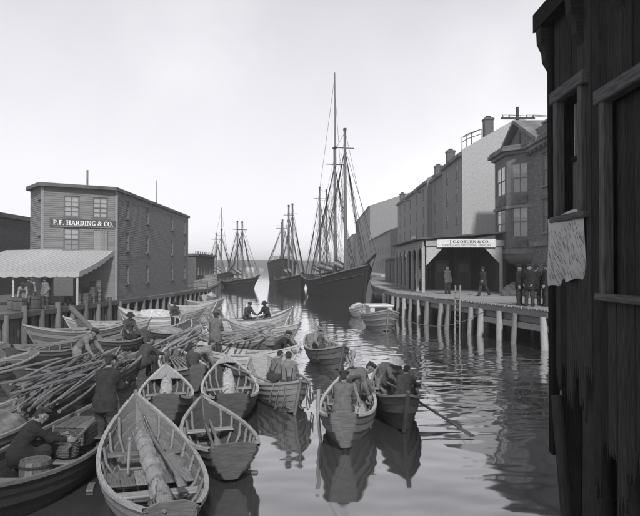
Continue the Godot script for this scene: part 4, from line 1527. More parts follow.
# the weathered plank house beside the camera: its wall stands in the water
func build_near_house() -> void:
	var X := 3.16
	var o := thing("plank_house", "dark weathered plank building with bracketed eaves, rising straight from the water", "building", Vector3(X, 0, -8.7))
	# local: z runs back towards the camera (0 .. 11), x into the building
	var w := 0.2
	for k in 54:
		var z := w * (k + 0.5)
		var bottom := 1.95 + 0.22 * sin(k * 2.7) if k < 6 else (1.2 + 0.3 * sin(k * 1.9) if k < 14 else 0.3)
		var spans := [[bottom, 7.0]]
		var wz := z
		if wz > 0.22 and wz < 1.0: spans = [[bottom, 3.95], [5.45, 7.0]]
		if wz > 1.62 and wz < 2.6: spans = [[bottom, 3.0], [5.1, 7.0]]
		for s in spans:
			var l: float = s[1] - s[0]
			var pl := part(o, "wall_plank", cbox(Vector3(snappedf(l, 0.01), w - 0.008, 0.045), 0.005), near_tone(), Transform3D(Basis(Vector3.UP, Vector3(0, 0, 1), Vector3.RIGHT), Vector3(rng.randf_range(-0.008, 0.012), s[0] + l / 2, z)))
			if s[0] < 2.5 and k < 14: # splintered lower end
				var sp := MB.new()
				for j in 3:
					var zz := -w / 2 + w * (j + 0.5) / 3
					sp.prism([Vector3(-0.02, 0, zz - 0.03), Vector3(-0.02, 0, zz + 0.03), Vector3(-0.02, -rng.randf_range(0.05, 0.3), zz + rng.randf_range(-0.02, 0.02))], Vector3(0.03, 0, 0))
				part(o, "splintered_end", sp.mesh(), pl.material_override, xf(Vector3(0, s[0] + 0.004, z)))
	# far corner board, end wall, inner structure and roof so that the house is closed
	part(o, "corner_board", cbox(Vector3(6.2, 0.16, 0.1), 0.01), mat("tarred", 0.02), Transform3D(Basis(Vector3.UP, Vector3(0, 0, 1), Vector3.RIGHT), Vector3(-0.02, 3.9, -0.04)))
	for k in 20:
		part(o, "end_plank", cbox(Vector3(7.7, 0.24, 0.04), 0.005), near_tone(), Transform3D(Basis(Vector3.UP, Vector3.RIGHT, Vector3(0, 0, -1)), Vector3(0.2 + 0.25 * k, 3.15, -0.02)))
	var shell := MB.new()
	shell.box(Vector3(5.2, 3.4, 5.4), Vector3(0.1, 7.2, 10.8)); shell.box(Vector3(2.6, 3.4, 10.85), Vector3(5.0, 7.2, 0.1))
	shell.box(Vector3(2.7, 2.6, 5.4), Vector3(4.9, 0.1, 10.7))
	part(o, "back_wall", shell.mesh(), mat("wood_y", 0.07))
	# dark cribwork and piles below the torn planks
	for k in 11:
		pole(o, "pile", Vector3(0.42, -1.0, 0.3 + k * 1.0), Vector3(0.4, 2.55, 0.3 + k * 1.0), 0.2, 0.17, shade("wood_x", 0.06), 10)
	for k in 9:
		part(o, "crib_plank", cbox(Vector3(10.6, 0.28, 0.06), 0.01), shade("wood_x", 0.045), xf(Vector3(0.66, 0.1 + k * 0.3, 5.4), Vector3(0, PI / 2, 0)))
	pole(o, "leaning_fender", Vector3(-0.06, -0.6, 0.7), Vector3(-0.02, 1.6, 0.06), 0.085, 0.075, mat("tarred", 0.07), 9)
	# eaves: soffit, fascia and brackets
	var ev := MB.new()
	ev.prism([Vector3(-0.2, 6.55, -0.3), Vector3(-0.2, 6.8, -0.3), Vector3(5.5, 7.6, -0.3), Vector3(5.5, 7.35, -0.3)], Vector3(0, 0, 11.5))
	part(o, "eave", ev.mesh(), mat("tarred", 0.03))
	for k in 7:
		var z := -0.2 + k * 1.05
		var br := MB.new()
		var prof := [Vector3(0.0, 6.55, z), Vector3(-0.19, 6.55, z), Vector3(-0.18, 6.35, z), Vector3(-0.12, 6.22, z), Vector3(-0.11, 6.1, z), Vector3(-0.04, 5.98, z), Vector3(0.0, 5.9, z)]
		for j in range(1, prof.size() - 1):
			br.tri(prof[0], prof[j], prof[j + 1]); br.tri(prof[0] + Vector3(0, 0, 0.16), prof[j + 1] + Vector3(0, 0, 0.16), prof[j] + Vector3(0, 0, 0.16))
		for j in prof.size(): br.quad(prof[j], prof[j] + Vector3(0, 0, 0.16), prof[(j + 1) % prof.size()] + Vector3(0, 0, 0.16), prof[(j + 1) % prof.size()])
		part(o, "bracket", br.mesh(), mat("tarred", 0.06))
	# two window openings with heavy casings
	for e in [[0.2, 1.0, 3.95, 5.45], [1.6, 2.6, 3.0, 5.1]]:
		var z0: float = e[0]
		var z1: float = e[1]
		var fm := mat("tarred", 0.16)
		var upb := Basis(Vector3.UP, Vector3(0, 0, 1), Vector3.RIGHT)
		var wn := Node3D.new()
		wn.name = "window"
		o.add_child(wn, true)
		for z in [z0, z1]: part(wn, "casing", cbox(Vector3(e[3] - e[2] + 0.1, 0.11, 0.12), 0.012), fm, Transform3D(upb, Vector3(-0.03, (e[2] + e[3]) / 2, z)))
		part(wn, "head_casing", cbox(Vector3(z1 - z0 + 0.3, 0.16, 0.14), 0.012), fm, xf(Vector3(-0.04, e[3] + 0.08, (z0 + z1) / 2), Vector3(0, PI / 2, 0)))
		part(wn, "sill", cbox(Vector3(z1 - z0 + 0.3, 0.08, 0.15), 0.012), fm, xf(Vector3(-0.035, e[2] - 0.03, (z0 + z1) / 2), Vector3(0, PI / 2, 0)))
		part(wn, "meeting_rail", cbox(Vector3(z1 - z0, 0.06, 0.05), 0.006), mat("tarred", 0.05), xf(Vector3(0.14, (e[2] + e[3]) / 2, (z0 + z1) / 2), Vector3(0, PI / 2, 0)))
		if z0 > 1.0:
			for j in 5: part(wn, "added_dark_board", cbox(Vector3(e[3] - e[2], 0.19, 0.03), 0.004), near_tone(), Transform3D(upb, Vector3(0.1, (e[2] + e[3]) / 2, z0 + 0.1 + 0.2 * j)))  # boards added to keep this opening dark and free of sky reflection
			continue
		for j in 2:
			part(wn, "pane", cbox(Vector3(z1 - z0 - 0.04, (e[3] - e[2]) / 2 - 0.04, 0.01), 0.001), mat("glass", 0.5), xf(Vector3(0.15 + 0.02 * j, lerpf(e[2], e[3], 0.25 + 0.5 * j), (z0 + z1) / 2), Vector3(0, PI / 2, 0)))
	# torn printed canvas hanging from the sill
	var img := Image.create(256, 512, false, Image.FORMAT_RGB8)
	img.fill(Color(0.95, 0.95, 0.95))
	var r2 := RandomNumberGenerator.new()
	r2.seed = 44
	for k in 190:
		var x := r2.randi_range(0, 250)
		var y := r2.randi_range(70, 430)
		var l := r2.randi_range(20, 85)
		var c := r2.randf_range(0.4, 0.8)
		for j in l:
			var wdt := int(1 + 3.0 * sin(PI * j / l))
			img.fill_rect(Rect2i(clampi(x + j / 4, 0, 250), y + j, wdt, 1), Color(c, c, c))
	var cm := StandardMaterial3D.new()
	cm.albedo_texture = ImageTexture.create_from_image(img)
	cm.albedo_color = grey(0.5)
	cm.roughness = 0.95
	var st := SurfaceTool.new()
	st.begin(Mesh.PRIMITIVE_TRIANGLES)
	var cn := 14
	for j in cn + 1:
		for i in cn + 1:
			var u := i / float(cn)
			var v := j / float(cn)
			var out := -0.05 - 0.05 * sin(u * 9.0 + v * 2.0) * v - 0.06 * v * (1.0 - v) - 0.05 * (1.0 - u) * (1.0 - v)
			st.set_uv(Vector2(u, v))
			st.add_vertex(Vector3(out, 3.97 - 0.9 * v - 0.035 * sin(u * 5.0 + 1.0) + (0.018 * sin(u * 17.0) + 0.05 * u if j == cn else 0.0), lerpf(-0.02, 1.05, u) + 0.03 * sin(v * 4.0)))
	for j in cn:
		for i in cn:
			var a := j * (cn + 1) + i
			for q in [a, a + 1, a + cn + 2, a, a + cn + 2, a + cn + 1]: st.add_index(q)
	st.generate_normals()
	var po := part(self, "torn_canvas", st.commit(), cm, xf(Vector3(X, 0, -8.7)))
	tag(po, "torn pale printed canvas hanging from the sill of the dark plank building", "canvas")

func build_west_wharf() -> void:
	var top := 0.9
	var o := thing("plank_wharf", "low plank-faced wharf with a heavy edge beam below the grey clapboard building", "wharf", Vector3(-15, 0, -45))
	var inv := o.transform.affine_inverse()
	var deck := []
	for e in WEST: deck.append(PackedVector3Array([Vector3(-60, top - 0.02, -e.y), Vector3(e.x + 0.02, top - 0.02, -e.y)]))
	var b := MB.new()
	b.sheet(deck, Vector3(0, -0.12, 0))
	part(o, "deck", b.mesh(), mat("wood_x", 0.2), inv)
	var d := 26.1
	var k := 0
	while d < 70.0 and k < 150:
		var x0 := edge_at(WEST, d)
		part(o, "deck_plank", cbox(Vector3(7.0, 0.05, 0.27), 0.006), shade("wood_x", 0.2), inv * xf(Vector3(x0 - 3.5, top + 0.008 + rng.randf_range(-0.004, 0.004), -d)))
		d += 0.285
		k += 1
	for i in WEST.size() - 1:
		var p := Vector3(WEST[i].x, 0, -WEST[i].y)
		var q := Vector3(WEST[i + 1].x, 0, -WEST[i + 1].y)
		var n := maxi(1, int(p.distance_to(q) / 6.0))
		for s in n:
			var a := p.lerp(q, (s + 0.002) / n) + Vector3(-0.02, top + 0.02, 0)
			var c := p.lerp(q, (s + 0.998) / n) + Vector3(-0.02, top + 0.02, 0)
			part(o, "edge_beam", cbox(Vector3(snappedf(a.distance_to(c) - 0.02, 0.01), 0.3, 0.28), 0.02), shade("wood_x", 0.2), inv * along(a, c))
	# plank facing, fender posts, then open piles farther on
	d = 26.2
	k = 0
	while d < 45.0:
		var x0 := edge_at(WEST, d) - 0.12
		if k % 5 != 3:
			part(o, "facing_plank", cbox(Vector3(1.9 + 0.1 * (k % 3), 0.36, 0.08), 0.01), shade("wood_x", 0.18), inv * Transform3D(Basis(Vector3.UP, Vector3(0, 0, 1), Vector3.RIGHT), Vector3(x0 + rng.randf_range(-0.08, 0.02), -0.22, -d)))
		if k % 4 == 0:
			pole(o, "fender_post", inv * Vector3(x0 + 0.22, -1.0, -d), inv * Vector3(x0 + 0.2, top + (0.1 if k % 8 else 0.45), -d), 0.17, 0.15, shade("wood_x", 0.2), 9)
		d += 0.4
		k += 1
	while d < 110.0:
		pole(o, "pile", inv * Vector3(edge_at(WEST, d) + 0.02, -1.0, -d), inv * Vector3(edge_at(WEST, d), top - 0.1, -d), 0.17, 0.15, shade("wood_x", 0.26), 8)
		d += 1.55
	d = 44.0
	while d < 112.0:
		part(o, "crib_plank", cbox(Vector3(2.9, 1.7, 0.12), 0.01), shade("wood_y", 0.22), inv * xf(Vector3(edge_at(WEST, d) - 1.6, 0.0, -d), Vector3(0, PI / 2, 0)))
		d += 2.9

func build_west_house() -> void:
	var base := 0.9
	var H := 7.55
	var A := Vector3(-19.6, base, -44); var B := Vector3(-17.7, base, -41.4); var C := Vector3(-13.8, base, -44); var D := Vector3(-13.8, base, -68); var E := Vector3(-21.0, base, -68)
	var o := thing("clapboard_building", "large grey clapboard building with a flat roof, small sash windows and a name board", "building", C)
	var inv := o.transform.affine_inverse()
	var sm := mat("siding", 0.25)
	var fm := mat("paint", 0.16)
	var u := (C - B).normalized()
	var n := Vector3(-u.z, 0, u.x)
	if n.z < 0: n = -n
	var w := B.distance_to(C)
	var fops := [Rect2(1.3, 5.65, 1.0, 1.4), Rect2(3.15, 5.65, 0.98, 1.4), Rect2(1.3, 3.5, 1.0, 1.45), Rect2(3.2, 2.9, 0.95, 1.95), Rect2(0.5, 0.02, 1.8, 2.2)]
	var b := MB.new()
	wall(b, B, u, w, H, n, fops, 0.2, 0.13)
	var ua := (B - A).normalized()
	var na := Vector3(-ua.z, 0, ua.x)
	if na.z < 0: na = -na
	wall(b, A, ua, A.distance_to(B), H, na, [], 0.2, 0.13)
	part(o, "front_siding", b.mesh(), sm, inv)
	var sops := []
	for dd in [46.5, 51.9, 60.6, 66.2]:
		for yy in [5.85, 3.55, 1.2]: sops.append(Rect2(dd - 44.0 - 0.4, yy, 0.8, 1.3))
	var s := MB.new()
	wall(s, C, Vector3(0, 0, -1), 24.0, H, Vector3(1, 0, 0), sops, 0.2, 0.13)
	part(o, "side_siding", s.mesh(), sm, inv)
	var bk := MB.new()
	wall(bk, D, Vector3(-1, 0, 0), 7.2, H, Vector3(0, 0, -1), [], 0.2)
	wall(bk, A, (E - A).normalized(), A.distance_to(E), H, Vector3(-1, 0, -0.06).normalized(), [], 0.2)
	part(o, "back_siding", bk.mesh(), sm, inv)
	for i in 3:
		var r: Rect2 = fops[i]
		window(o, inv * (B + u * r.position.x + Vector3(0, r.position.y, 0)), u, n, r.size.x, r.size.y, fm, 2, 4, 0.9 if i < 2 else 0.5)
	for r in sops:
		window(o, inv * (C + Vector3(0, r.position.y, -r.position.x)), Vector3(0, 0, -1), Vector3(1, 0, 0), 0.8, 1.3, mat("paint", 0.2), 2, 4, 0.0 if rng.randf() < 0.7 else 0.4)
	for e in [[3.675, 2.9, 0.93, 1.94], [1.4, 0.02, 1.78, 2.18]]:
		var dr := part(o, "door", cbox(Vector3(e[2], e[3], 0.05), 0.008), mat("paint", 0.2), inv * Transform3D(Basis(u, Vector3.UP, n), B + u * e[0] + Vector3(0, e[1] + e[3] / 2, 0) - n * 0.05))
		for j in 4: part(dr, "door_board", cbox(Vector3(e[2] / 4 - 0.02, e[3] - 0.1, 0.03), 0.006), shade("paint", 0.32), xf(Vector3(-e[2] / 2 + e[2] * (j + 0.5) / 4, 0, 0.03)))
	# corner boards, roof with overhanging eaves
	for p in [[B, 0.03], [C, 0.03]]:
		part(o, "corner_board", cbox(Vector3(0.18, H, 0.18), 0.01), mat("paint", 0.3), inv * xf(p[0] + Vector3(0, H / 2, 0) + n * 0.0, Vector3(0, 0.5, 0)))
	var rp := []
	var c0 := (A + B + C + D + E) / 5
	for p in [A, B, C, D, E]:
		var v: Vector3 = p - c0
		v.y = 0
		rp.append(p + v.normalized() * 0.5 + Vector3(0, H, 0))
	var rf := MB.new()
	var up2 := []
	for p in rp: up2.append(p)
	rf.prism(up2, Vector3(0, 0.22, 0))
	part(o, "roof", rf.mesh(), mat("stone", 0.2), inv)
	pole(o, "stovepipe", inv * Vector3(-16.55, base + H, -46.2), inv * Vector3(-16.55, base + H + 1.75, -46.2), 0.07, 0.07, mat("iron", 0.3), 10)
	pole(o, "thin_mast", inv * Vector3(-14.6, base + H, -58.0), inv * Vector3(-14.6, base + H + 2.6, -58.0), 0.03, 0.02, mat("iron", 0.12), 6)
	for yy in [6.7, 4.4]: part(o, "shutter_hook", cbox(Vector3(0.5, 0.07, 0.1), 0.01), mat("iron", 0.03), inv * Transform3D(Basis(ua, Vector3.UP, na), B - ua * 0.6 + Vector3(0, yy, 0) + na * 0.08))
	# name board
	var sg := thing("name_board", "dark name board with white capital letters between the clapboard building's windows", "sign", B + u * 2.55 + Vector3(0, 5.28, 0) + n * 0.07)
	sg.transform.basis = Basis(u, Vector3.UP, n)
	part(sg, "board", cbox(Vector3(4.2, 0.52, 0.05), 0.008), mat("paint", 0.1))
	for e in [[Vector3(0, 0.255, 0.02), Vector3(4.24, 0.05, 0.05)], [Vector3(0, -0.255, 0.02), Vector3(4.24, 0.05, 0.05)]]:
		part(sg, "moulding", cbox(e[1], 0.008), mat("paint", 0.25), xf(e[0]))
	letters(sg, "P.F. HARDING & CO.", 0.42, xf(Vector3(0, 0, 0.03)), mat("plain", 0.8), true, 0.9)
	# awning
	var aw := thing("canvas_awning", "big pale canvas awning with a scalloped edge over the plank wharf", "awning", Vector3(-17, base, -40))
	var ai := aw.transform.affine_inverse()
	var rows := []
	for j in 9:
		var v := j / 8.0
		var row := PackedVector3Array()
		for i in 13:
			var q := i / 12.0
			var bp := (A + Vector3(-1.4, 0, 0)).lerp(C + Vector3(-0.15, 0, 0), q)
			if q > 0.25: bp = B.lerp(C + Vector3(-0.15, 0, 0), (q - 0.25) / 0.75) + n * 0.06
			else: bp = (A + Vector3(-1.2, 0, 0.9)).lerp(B + n * 0.06, q / 0.25)
			bp.y = 4.42
			var fp := Vector3(lerpf(-22.0, -14.05, q), 3.02, -38.0 + 0.3 * (1 - q))
			row.append(bp.lerp(fp, v) + Vector3(0, -0.12 * sin(PI * v) - 0.03 * absf(sin(q * PI * 6.0)) * sin(PI * v), 0))
		rows.append(row)
	var cb := MB.new()
	cb.sheet(rows, Vector3(0, -0.012, 0))
	part(aw, "canvas", cb.mesh(), mat("canvas", 0.45), ai)
	for i in range(0, 13):
		for h in 2:
			if i == 12 and h: continue
			var sp := []
			for j in 9: sp.append((rows[j][i].lerp(rows[j][mini(i + 1, 12)], 0.5 * h)) + Vector3(0, 0.008, 0))
			var sb := MB.new()
			sb.tube(sp, [0.01], 4)
			part(aw, "seam", sb.mesh(), mat("canvas", 0.38), ai)
	var vb := MB.new()
	for e in 2: # scalloped valances along the front and the open side
		var pts := []
		if e == 0: pts = Array(rows[8])
		else:
			for j in 9: pts.append(rows[j][12])
		var r0 := PackedVector3Array()
		var r1 := PackedVector3Array()
		for j in (pts.size() - 1) * 6 + 1:
			var f := j / 6.0
			var p: Vector3 = pts[int(f)].lerp(pts[mini(int(f) + 1, pts.size() - 1)], f - int(f))
			r0.append(p); r1.append(p + Vector3(0.0, -0.26 - 0.09 * absf(sin(j * PI / 6.0)), 0.02))
		vb.sheet([r1, r0], Vector3(0.01, 0, -0.01))
	part(aw, "valance", vb.mesh(), mat("canvas", 0.42), ai)
	for p in [Vector3(-14.2, base, -38.1), Vector3(-18.0, base, -38.2)]:
		part(aw, "post", cbox(Vector3(0.11, 2.06, 0.11), 0.01), mat("paint", 0.5), ai * xf(p + Vector3(0, 1.03, 0)))
	part(aw, "front_bar", cbox(Vector3(7.8, 0.06, 0.06), 0.01), mat("wood_x", 0.2), ai * xf(Vector3(-18.0, 2.98, -38.1)))
	part(aw, "hanging_board", cbox(Vector3(1.15, 1.1, 0.04), 0.01), mat("paint", 0.13), ai * xf(Vector3(-14.95, 2.15, -37.9)))
	# brick building beyond, and the far low shed
	var bh := thing("brick_block", "plain dark brick block standing behind the clapboard building", "building", Vector3(-33, base, -62))
	var bb := MB.new()
	bb.box(Vector3(0, 3.35, 0), Vector3(11, 6.7, 14))
	part(bh, "wall", bb.mesh(), mat("brick", 0.12))
	part(bh, "cornice", cbox(Vector3(11.4, 0.4, 14.4), 0.03), mat("stone", 0.15), xf(Vector3(0, 6.9, 0)))
	var fs := thing("wharf_shed", "long flat-roofed shed on the far end of the low wharf", "shed", Vector3(-19.3, base, -100))
	var fb := MB.new()
	var wo := []
	for k in 6: wo.append(Rect2(1.2 + k * 2.3, 1.4, 0.9, 1.2))
	wall(fb, Vector3(2.9, 0, 14), Vector3(0, 0, -1), 15.0, 3.9, Vector3(1, 0, 0), wo, 0.2)
	wall(fb, Vector3(-5, 0, 14), Vector3(1, 0, 0), 7.9, 3.9, Vector3(0, 0, 1), [], 0.2)
	wall(fb, Vector3(-5, 0, -1), Vector3(1, 0, 0), 7.9, 3.9, Vector3(0, 0, -1), [], 0.2)
	part(fs, "wall", fb.mesh(), mat("brick", 0.15))
	for r in wo: window(fs, Vector3(2.9, r.position.y, 14 - r.position.x), Vector3(0, 0, -1), Vector3(1, 0, 0), 0.9, 1.2, mat("paint", 0.3))
	part(fs, "roof", cbox(Vector3(8.6, 0.3, 15.6), 0.03), mat("stone", 0.14), xf(Vector3(-1.0, 4.05, 6.5)))
	for k in 9: part(fs, "roof_post", cbox(Vector3(0.12, 0.4, 0.12), 0.01), mat("wood_x", 0.1), xf(Vector3(2.8, 4.35, 13.6 - k * 1.7)))

func build_vessels() -> void:
	vessel("schooner", "big dark two-masted schooner with a tall main topmast, bow towards the pile wharf", "schooner", Vector2(4.15, 61.0), Vector2(-0.5, 80.0), 5.0, 1.9, 1.6, 0.06,
		[[0.47, 15.1, 0.2, 8.3, 7.5], [0.68, 16.0, 0.19, 0.0, 4.2]], {"rake": 1.3, "sprit": 2.2, "sprit_up": 1.0, "house": 0.3, "rail": 0.3})
	vessel("schooner", "hazy schooner moored beyond the big dark one, only its two masts clear", "schooner", Vector2(2.9, 96.0), Vector2(-1.1, 112.0), 5.0, 1.7, 1.3, 0.06, [[0.28, 15.4, 0.18, 0.0, 5.0], [0.55, 14.4, 0.17, 0.0, 4.0]], {"sprit": 2.4})
	vessel("schooner", "schooner with two bare masts lying ahead of the black steamer", "schooner", Vector2(-3.0, 95.0), Vector2(-6.0, 108.0), 4.2, 1.2, 1.0, 0.06, [[0.36, 12.4, 0.18, 0.0, 4.0], [0.6, 12.2, 0.17, 0.0, 3.2]], {"sprit": 2.0, "sprit_up": 0.5})
	vessel("steamer", "tall black-hulled steamer moored bow on behind the bare-masted schooner", "steamer", Vector2(-6.7, 118.0), Vector2(-9.0, 150.0), 6.0, 3.9, 1.0, 0.06, [[0.5, 9.5, 0.22, 0.0, 5.0], [0.8, 9.0, 0.22, 0.0, 5.0]], {"sprit": 0.0, "rake": 0.4, "house": 0.5, "houses": [[0.55, 5.0, 2.2, 4.0], [0.3, 8.0, 1.6, 4.4]]})
	vessel("schooner", "low dark schooner with two thin masts lying off the far shed", "schooner", Vector2(-9.9, 96.0), Vector2(-14.9, 106.0), 3.8, 1.0, 0.8, 0.06, [[0.4, 9.9, 0.15, 0.0, 3.2], [0.6, 9.6, 0.15, 0.0, 2.6]], {"sprit": 1.2, "sprit_up": 0.3})
	vessel("schooner", "distant schooner with one tall topmast behind the clutter of the low wharf", "schooner", Vector2(-16.6, 118.0), Vector2(-22.0, 132.0), 4.6, 1.4, 1.1, 0.06, [[0.3, 9.0, 0.15, 0.0, 3.0], [0.62, 9.4, 0.16, 4.2, 3.0]], {"sprit": 1.5})

var boats := {}
func build_boats() -> void:
	var W := 0.2
	boats.sail = dory("large weathered dory with a lashed sail roll and boarded platform amidships", Vector2(-3.47, 12.2), Vector2(-1.6, 7.0), 1.4, 0.16, 0.17, {"stern": 0.4, "thwarts": [0.3, 0.66], "platform": 0.47, "rail": 0.3, "bow_h": 0.92})
	boats.skiff = dory("small empty skiff with a broad transom and an oar laid inside", Vector2(-2.3, 12.75), Vector2(-1.26, 9.65), 1.15, 0.11, 0.17, {"stern": 0.62, "thwarts": [0.36, 0.72], "platform": 0.22, "bow_h": 0.78, "stern_h": 0.62, "rail": 0.26})
	boats.mid = dory("empty dory with a small pale foredeck and bundled white sail", Vector2(-2.56, 18.0), Vector2(-1.72, 13.0), 1.28, 0.12, 0.2, {"stern": 0.5, "foredeck": 0.88, "thwarts": [0.2, 0.4, 0.6], "rail": 0.38})
	boats.left = dory("dory with a broad pale foredeck and folded sail, wedged between sail dory and skiff", Vector2(-3.87, 16.4), Vector2(-3.0, 12.75), 1.16, 0.12, 0.18, {"stern": 0.45, "foredeck": 0.78, "thwarts": [0.25, 0.5, 0.68], "rail": 0.36})
	boats.bent = dory("dory with pale gunwales where a man stoops over the thwarts", Vector2(-4.78, 20.7), Vector2(-3.1, 16.6), 1.2, 0.14, 0.19, {"rail": 0.42})
	boats.pair = dory("pale plank dory carrying two seated men, fenders hung on its bow", Vector2(-0.4, 14.0), Vector2(-1.75, 18.8), 1.35, 0.24, 0.22, {"rail": 0.3, "strakes": 5})
	boats.net = dory("light dory heaped with nets, a man stooping and another seated in it", Vector2(0.8, 16.0), Vector2(0.42, 11.3), 1.12, 0.17, 0.2, {"stern": 0.42, "rail": 0.4})
	boats.tarp = dory("dark dory with a dark-clad man and a straw-hatted man aboard", Vector2(1.66, 12.4), Vector2(1.72, 17.2), 1.02, 0.1, 0.16, {"rail": 0.22})
	boats.box = dory("dory with a white-painted bow and a dark-coated man leaning at its stem", Vector2(-0.6, 20.3), Vector2(-4.1, 22.1), 1.35, 0.5, 0.2, {"rail": 0.4})
	boats.grey = dory("plain grey dory beside the white-bowed one, a bareheaded man aboard", Vector2(0.75, 20.4), Vector2(-0.3, 24.6), 1.3, 0.13, 0.2)
	boats.white = dory("long white sailing dory with a high raked bow and two men sitting in it", Vector2(-1.45, 34.6), Vector2(-5.6, 32.4), 1.5, 0.6, 0.3, {"bow_h": 1.15, "rail": 0.15, "mid": 0.62})
	boats.oars = dory("dory piled high with a criss-cross heap of pale oars", Vector2(-0.9, 26.2), Vector2(-4.7, 27.6), 1.4, 0.2, 0.2)
	boats.cargo = dory("low dory with a box on its thwarts, next to the oar-laden dory", Vector2(-1.3, 23.6), Vector2(-4.7, 24.9), 1.3, 0.12, 0.18)
	boats.dark = dory("dory with a black-shadowed side lying by the spar-laden boat", Vector2(-6.1, 30.8), Vector2(-6.9, 25.6), 1.35, 0.1, 0.2, {"rail": 0.35})
	boats.spars = dory("dory buried under long pale spars behind the stooping man", Vector2(-5.0, 27.3), Vector2(-5.5, 22.5), 1.3, 0.22, 0.22)
	boats.whale = dory("white whaleboat with a covered top moored against the plank wharf", Vector2(-11.2, 36.3), Vector2(-7.1, 34.2), 1.6, 0.65, 0.4, {"rail": 0.3, "bow_h": 1.05, "mid": 0.65, "stern": 0.25, "strakes": 6})
	boats.behind = dory("dull grey dory behind the white whaleboat", Vector2(-7.0, 40.2), Vector2(-10.6, 38.6), 1.4, 0.2, 0.2)
	boats.far1 = dory("pale far dory tied below the long side of the clapboard building", Vector2(-7.4, 47.0), Vector2(-10.6, 45.6), 1.4, 0.5, 0.3)
	boats.far2 = dory("white rowboat moored farthest along the plank wharf", Vector2(-10.5, 63.0), Vector2(-10.4, 58.5), 1.4, 0.6, 0.3)
	boats.far3 = dory("grey dory floating loose off the white rowboat", Vector2(-7.6, 52.0), Vector2(-10.5, 51.0), 1.4, 0.3, 0.25)
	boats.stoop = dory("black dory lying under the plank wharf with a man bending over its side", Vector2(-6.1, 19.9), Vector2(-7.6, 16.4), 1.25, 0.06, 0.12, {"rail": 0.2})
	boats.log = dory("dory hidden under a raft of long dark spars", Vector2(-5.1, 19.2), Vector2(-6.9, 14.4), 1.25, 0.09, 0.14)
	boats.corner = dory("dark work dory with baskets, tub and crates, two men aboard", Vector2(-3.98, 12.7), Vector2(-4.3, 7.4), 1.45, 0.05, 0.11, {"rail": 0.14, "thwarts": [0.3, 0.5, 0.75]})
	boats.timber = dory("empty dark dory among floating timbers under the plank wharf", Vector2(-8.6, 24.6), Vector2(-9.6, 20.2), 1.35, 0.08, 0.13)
	boats.timber2 = dory("weathered dory alongside the kneeling hatted man", Vector2(-7.2, 27.4), Vector2(-8.3, 23.2), 1.3, 0.11, 0.16)
	boats.raft1 = dory("weathered dory nosing under the plank wharf beside the leaning log", Vector2(-12.6, 27.6), Vector2(-8.9, 29.6), 1.35, 0.14, 0.2, {"rail": 0.3})
	boats.raft2 = dory("pale dory lying between the leaning log and the white whaleboat", Vector2(-12.6, 32.0), Vector2(-8.4, 32.4), 1.35, 0.3, 0.25, {"rail": 0.35})
	boats.raft3 = dory("grey dory with oars stacked on its thwarts under the fender posts", Vector2(-13.0, 24.4), Vector2(-10.4, 21.4), 1.35, 0.16, 0.2, {"rail": 0.28})
	boats.raft4 = dory("narrow dark dory squeezed behind the black dory", Vector2(-10.6, 16.2), Vector2(-8.6, 19.6), 1.25, 0.1, 0.16, {"rail": 0.26})
	boats.raft5 = dory("small pale dory beside the white sailing dory, full of gear", Vector2(-4.4, 30.6), Vector2(-0.9, 29.8), 1.3, 0.35, 0.25, {"rail": 0.38})
	boats.edge = dory("dory heaped with pale canvas beside the work dory", Vector2(-5.6, 13.6), Vector2(-6.2, 8.9), 1.4, 0.1, 0.14)
	boats.launch = dory("broad white-topped clinker launch lying bow on below the pile wharf", Vector2(3.45, 32.6), Vector2(3.1, 38.2), 2.0, 0.24, 0.3, {"strakes": 7, "foredeck": 0.62, "bow_h": 1.15, "mid": 0.8, "rail": 0.5, "stern": 0.6})
	boats.launch2 = dory("pale skiff tied behind the clinker launch", Vector2(2.75, 41.0), Vector2(2.7, 45.5), 1.5, 0.4, 0.3)
	# covers
	heap(inside(boats.whale, 0.42, 0.0, 0.6), Vector3(2.6, 0.42, 1.2), boats.whale.rotation.y, 0.7, "white canvas cover over the moored whaleboat", "boat_cover", "cover", 71)
	var lh := thing("cabin_top", "low white cabin top on the clinker launch", "cabin", inside(boats.launch, 0.4, 0.0, 0.72), boats.launch.rotation.y)
	part(lh, "cabin_side", cbox(Vector3(2.0, 0.45, 1.2), 0.03), mat("paint", 0.6), xf(Vector3(0, 0.22, 0)))
	part(lh, "cabin_roof", cbox(Vector3(2.2, 0.06, 1.36), 0.02), mat("paint", 0.8), xf(Vector3(0, 0.48, 0)))
	part(lh, "hatch", cbox(Vector3(0.04, 0.3, 0.7), 0.01), mat("paint", 0.04), xf(Vector3(1.01, 0.24, 0)))

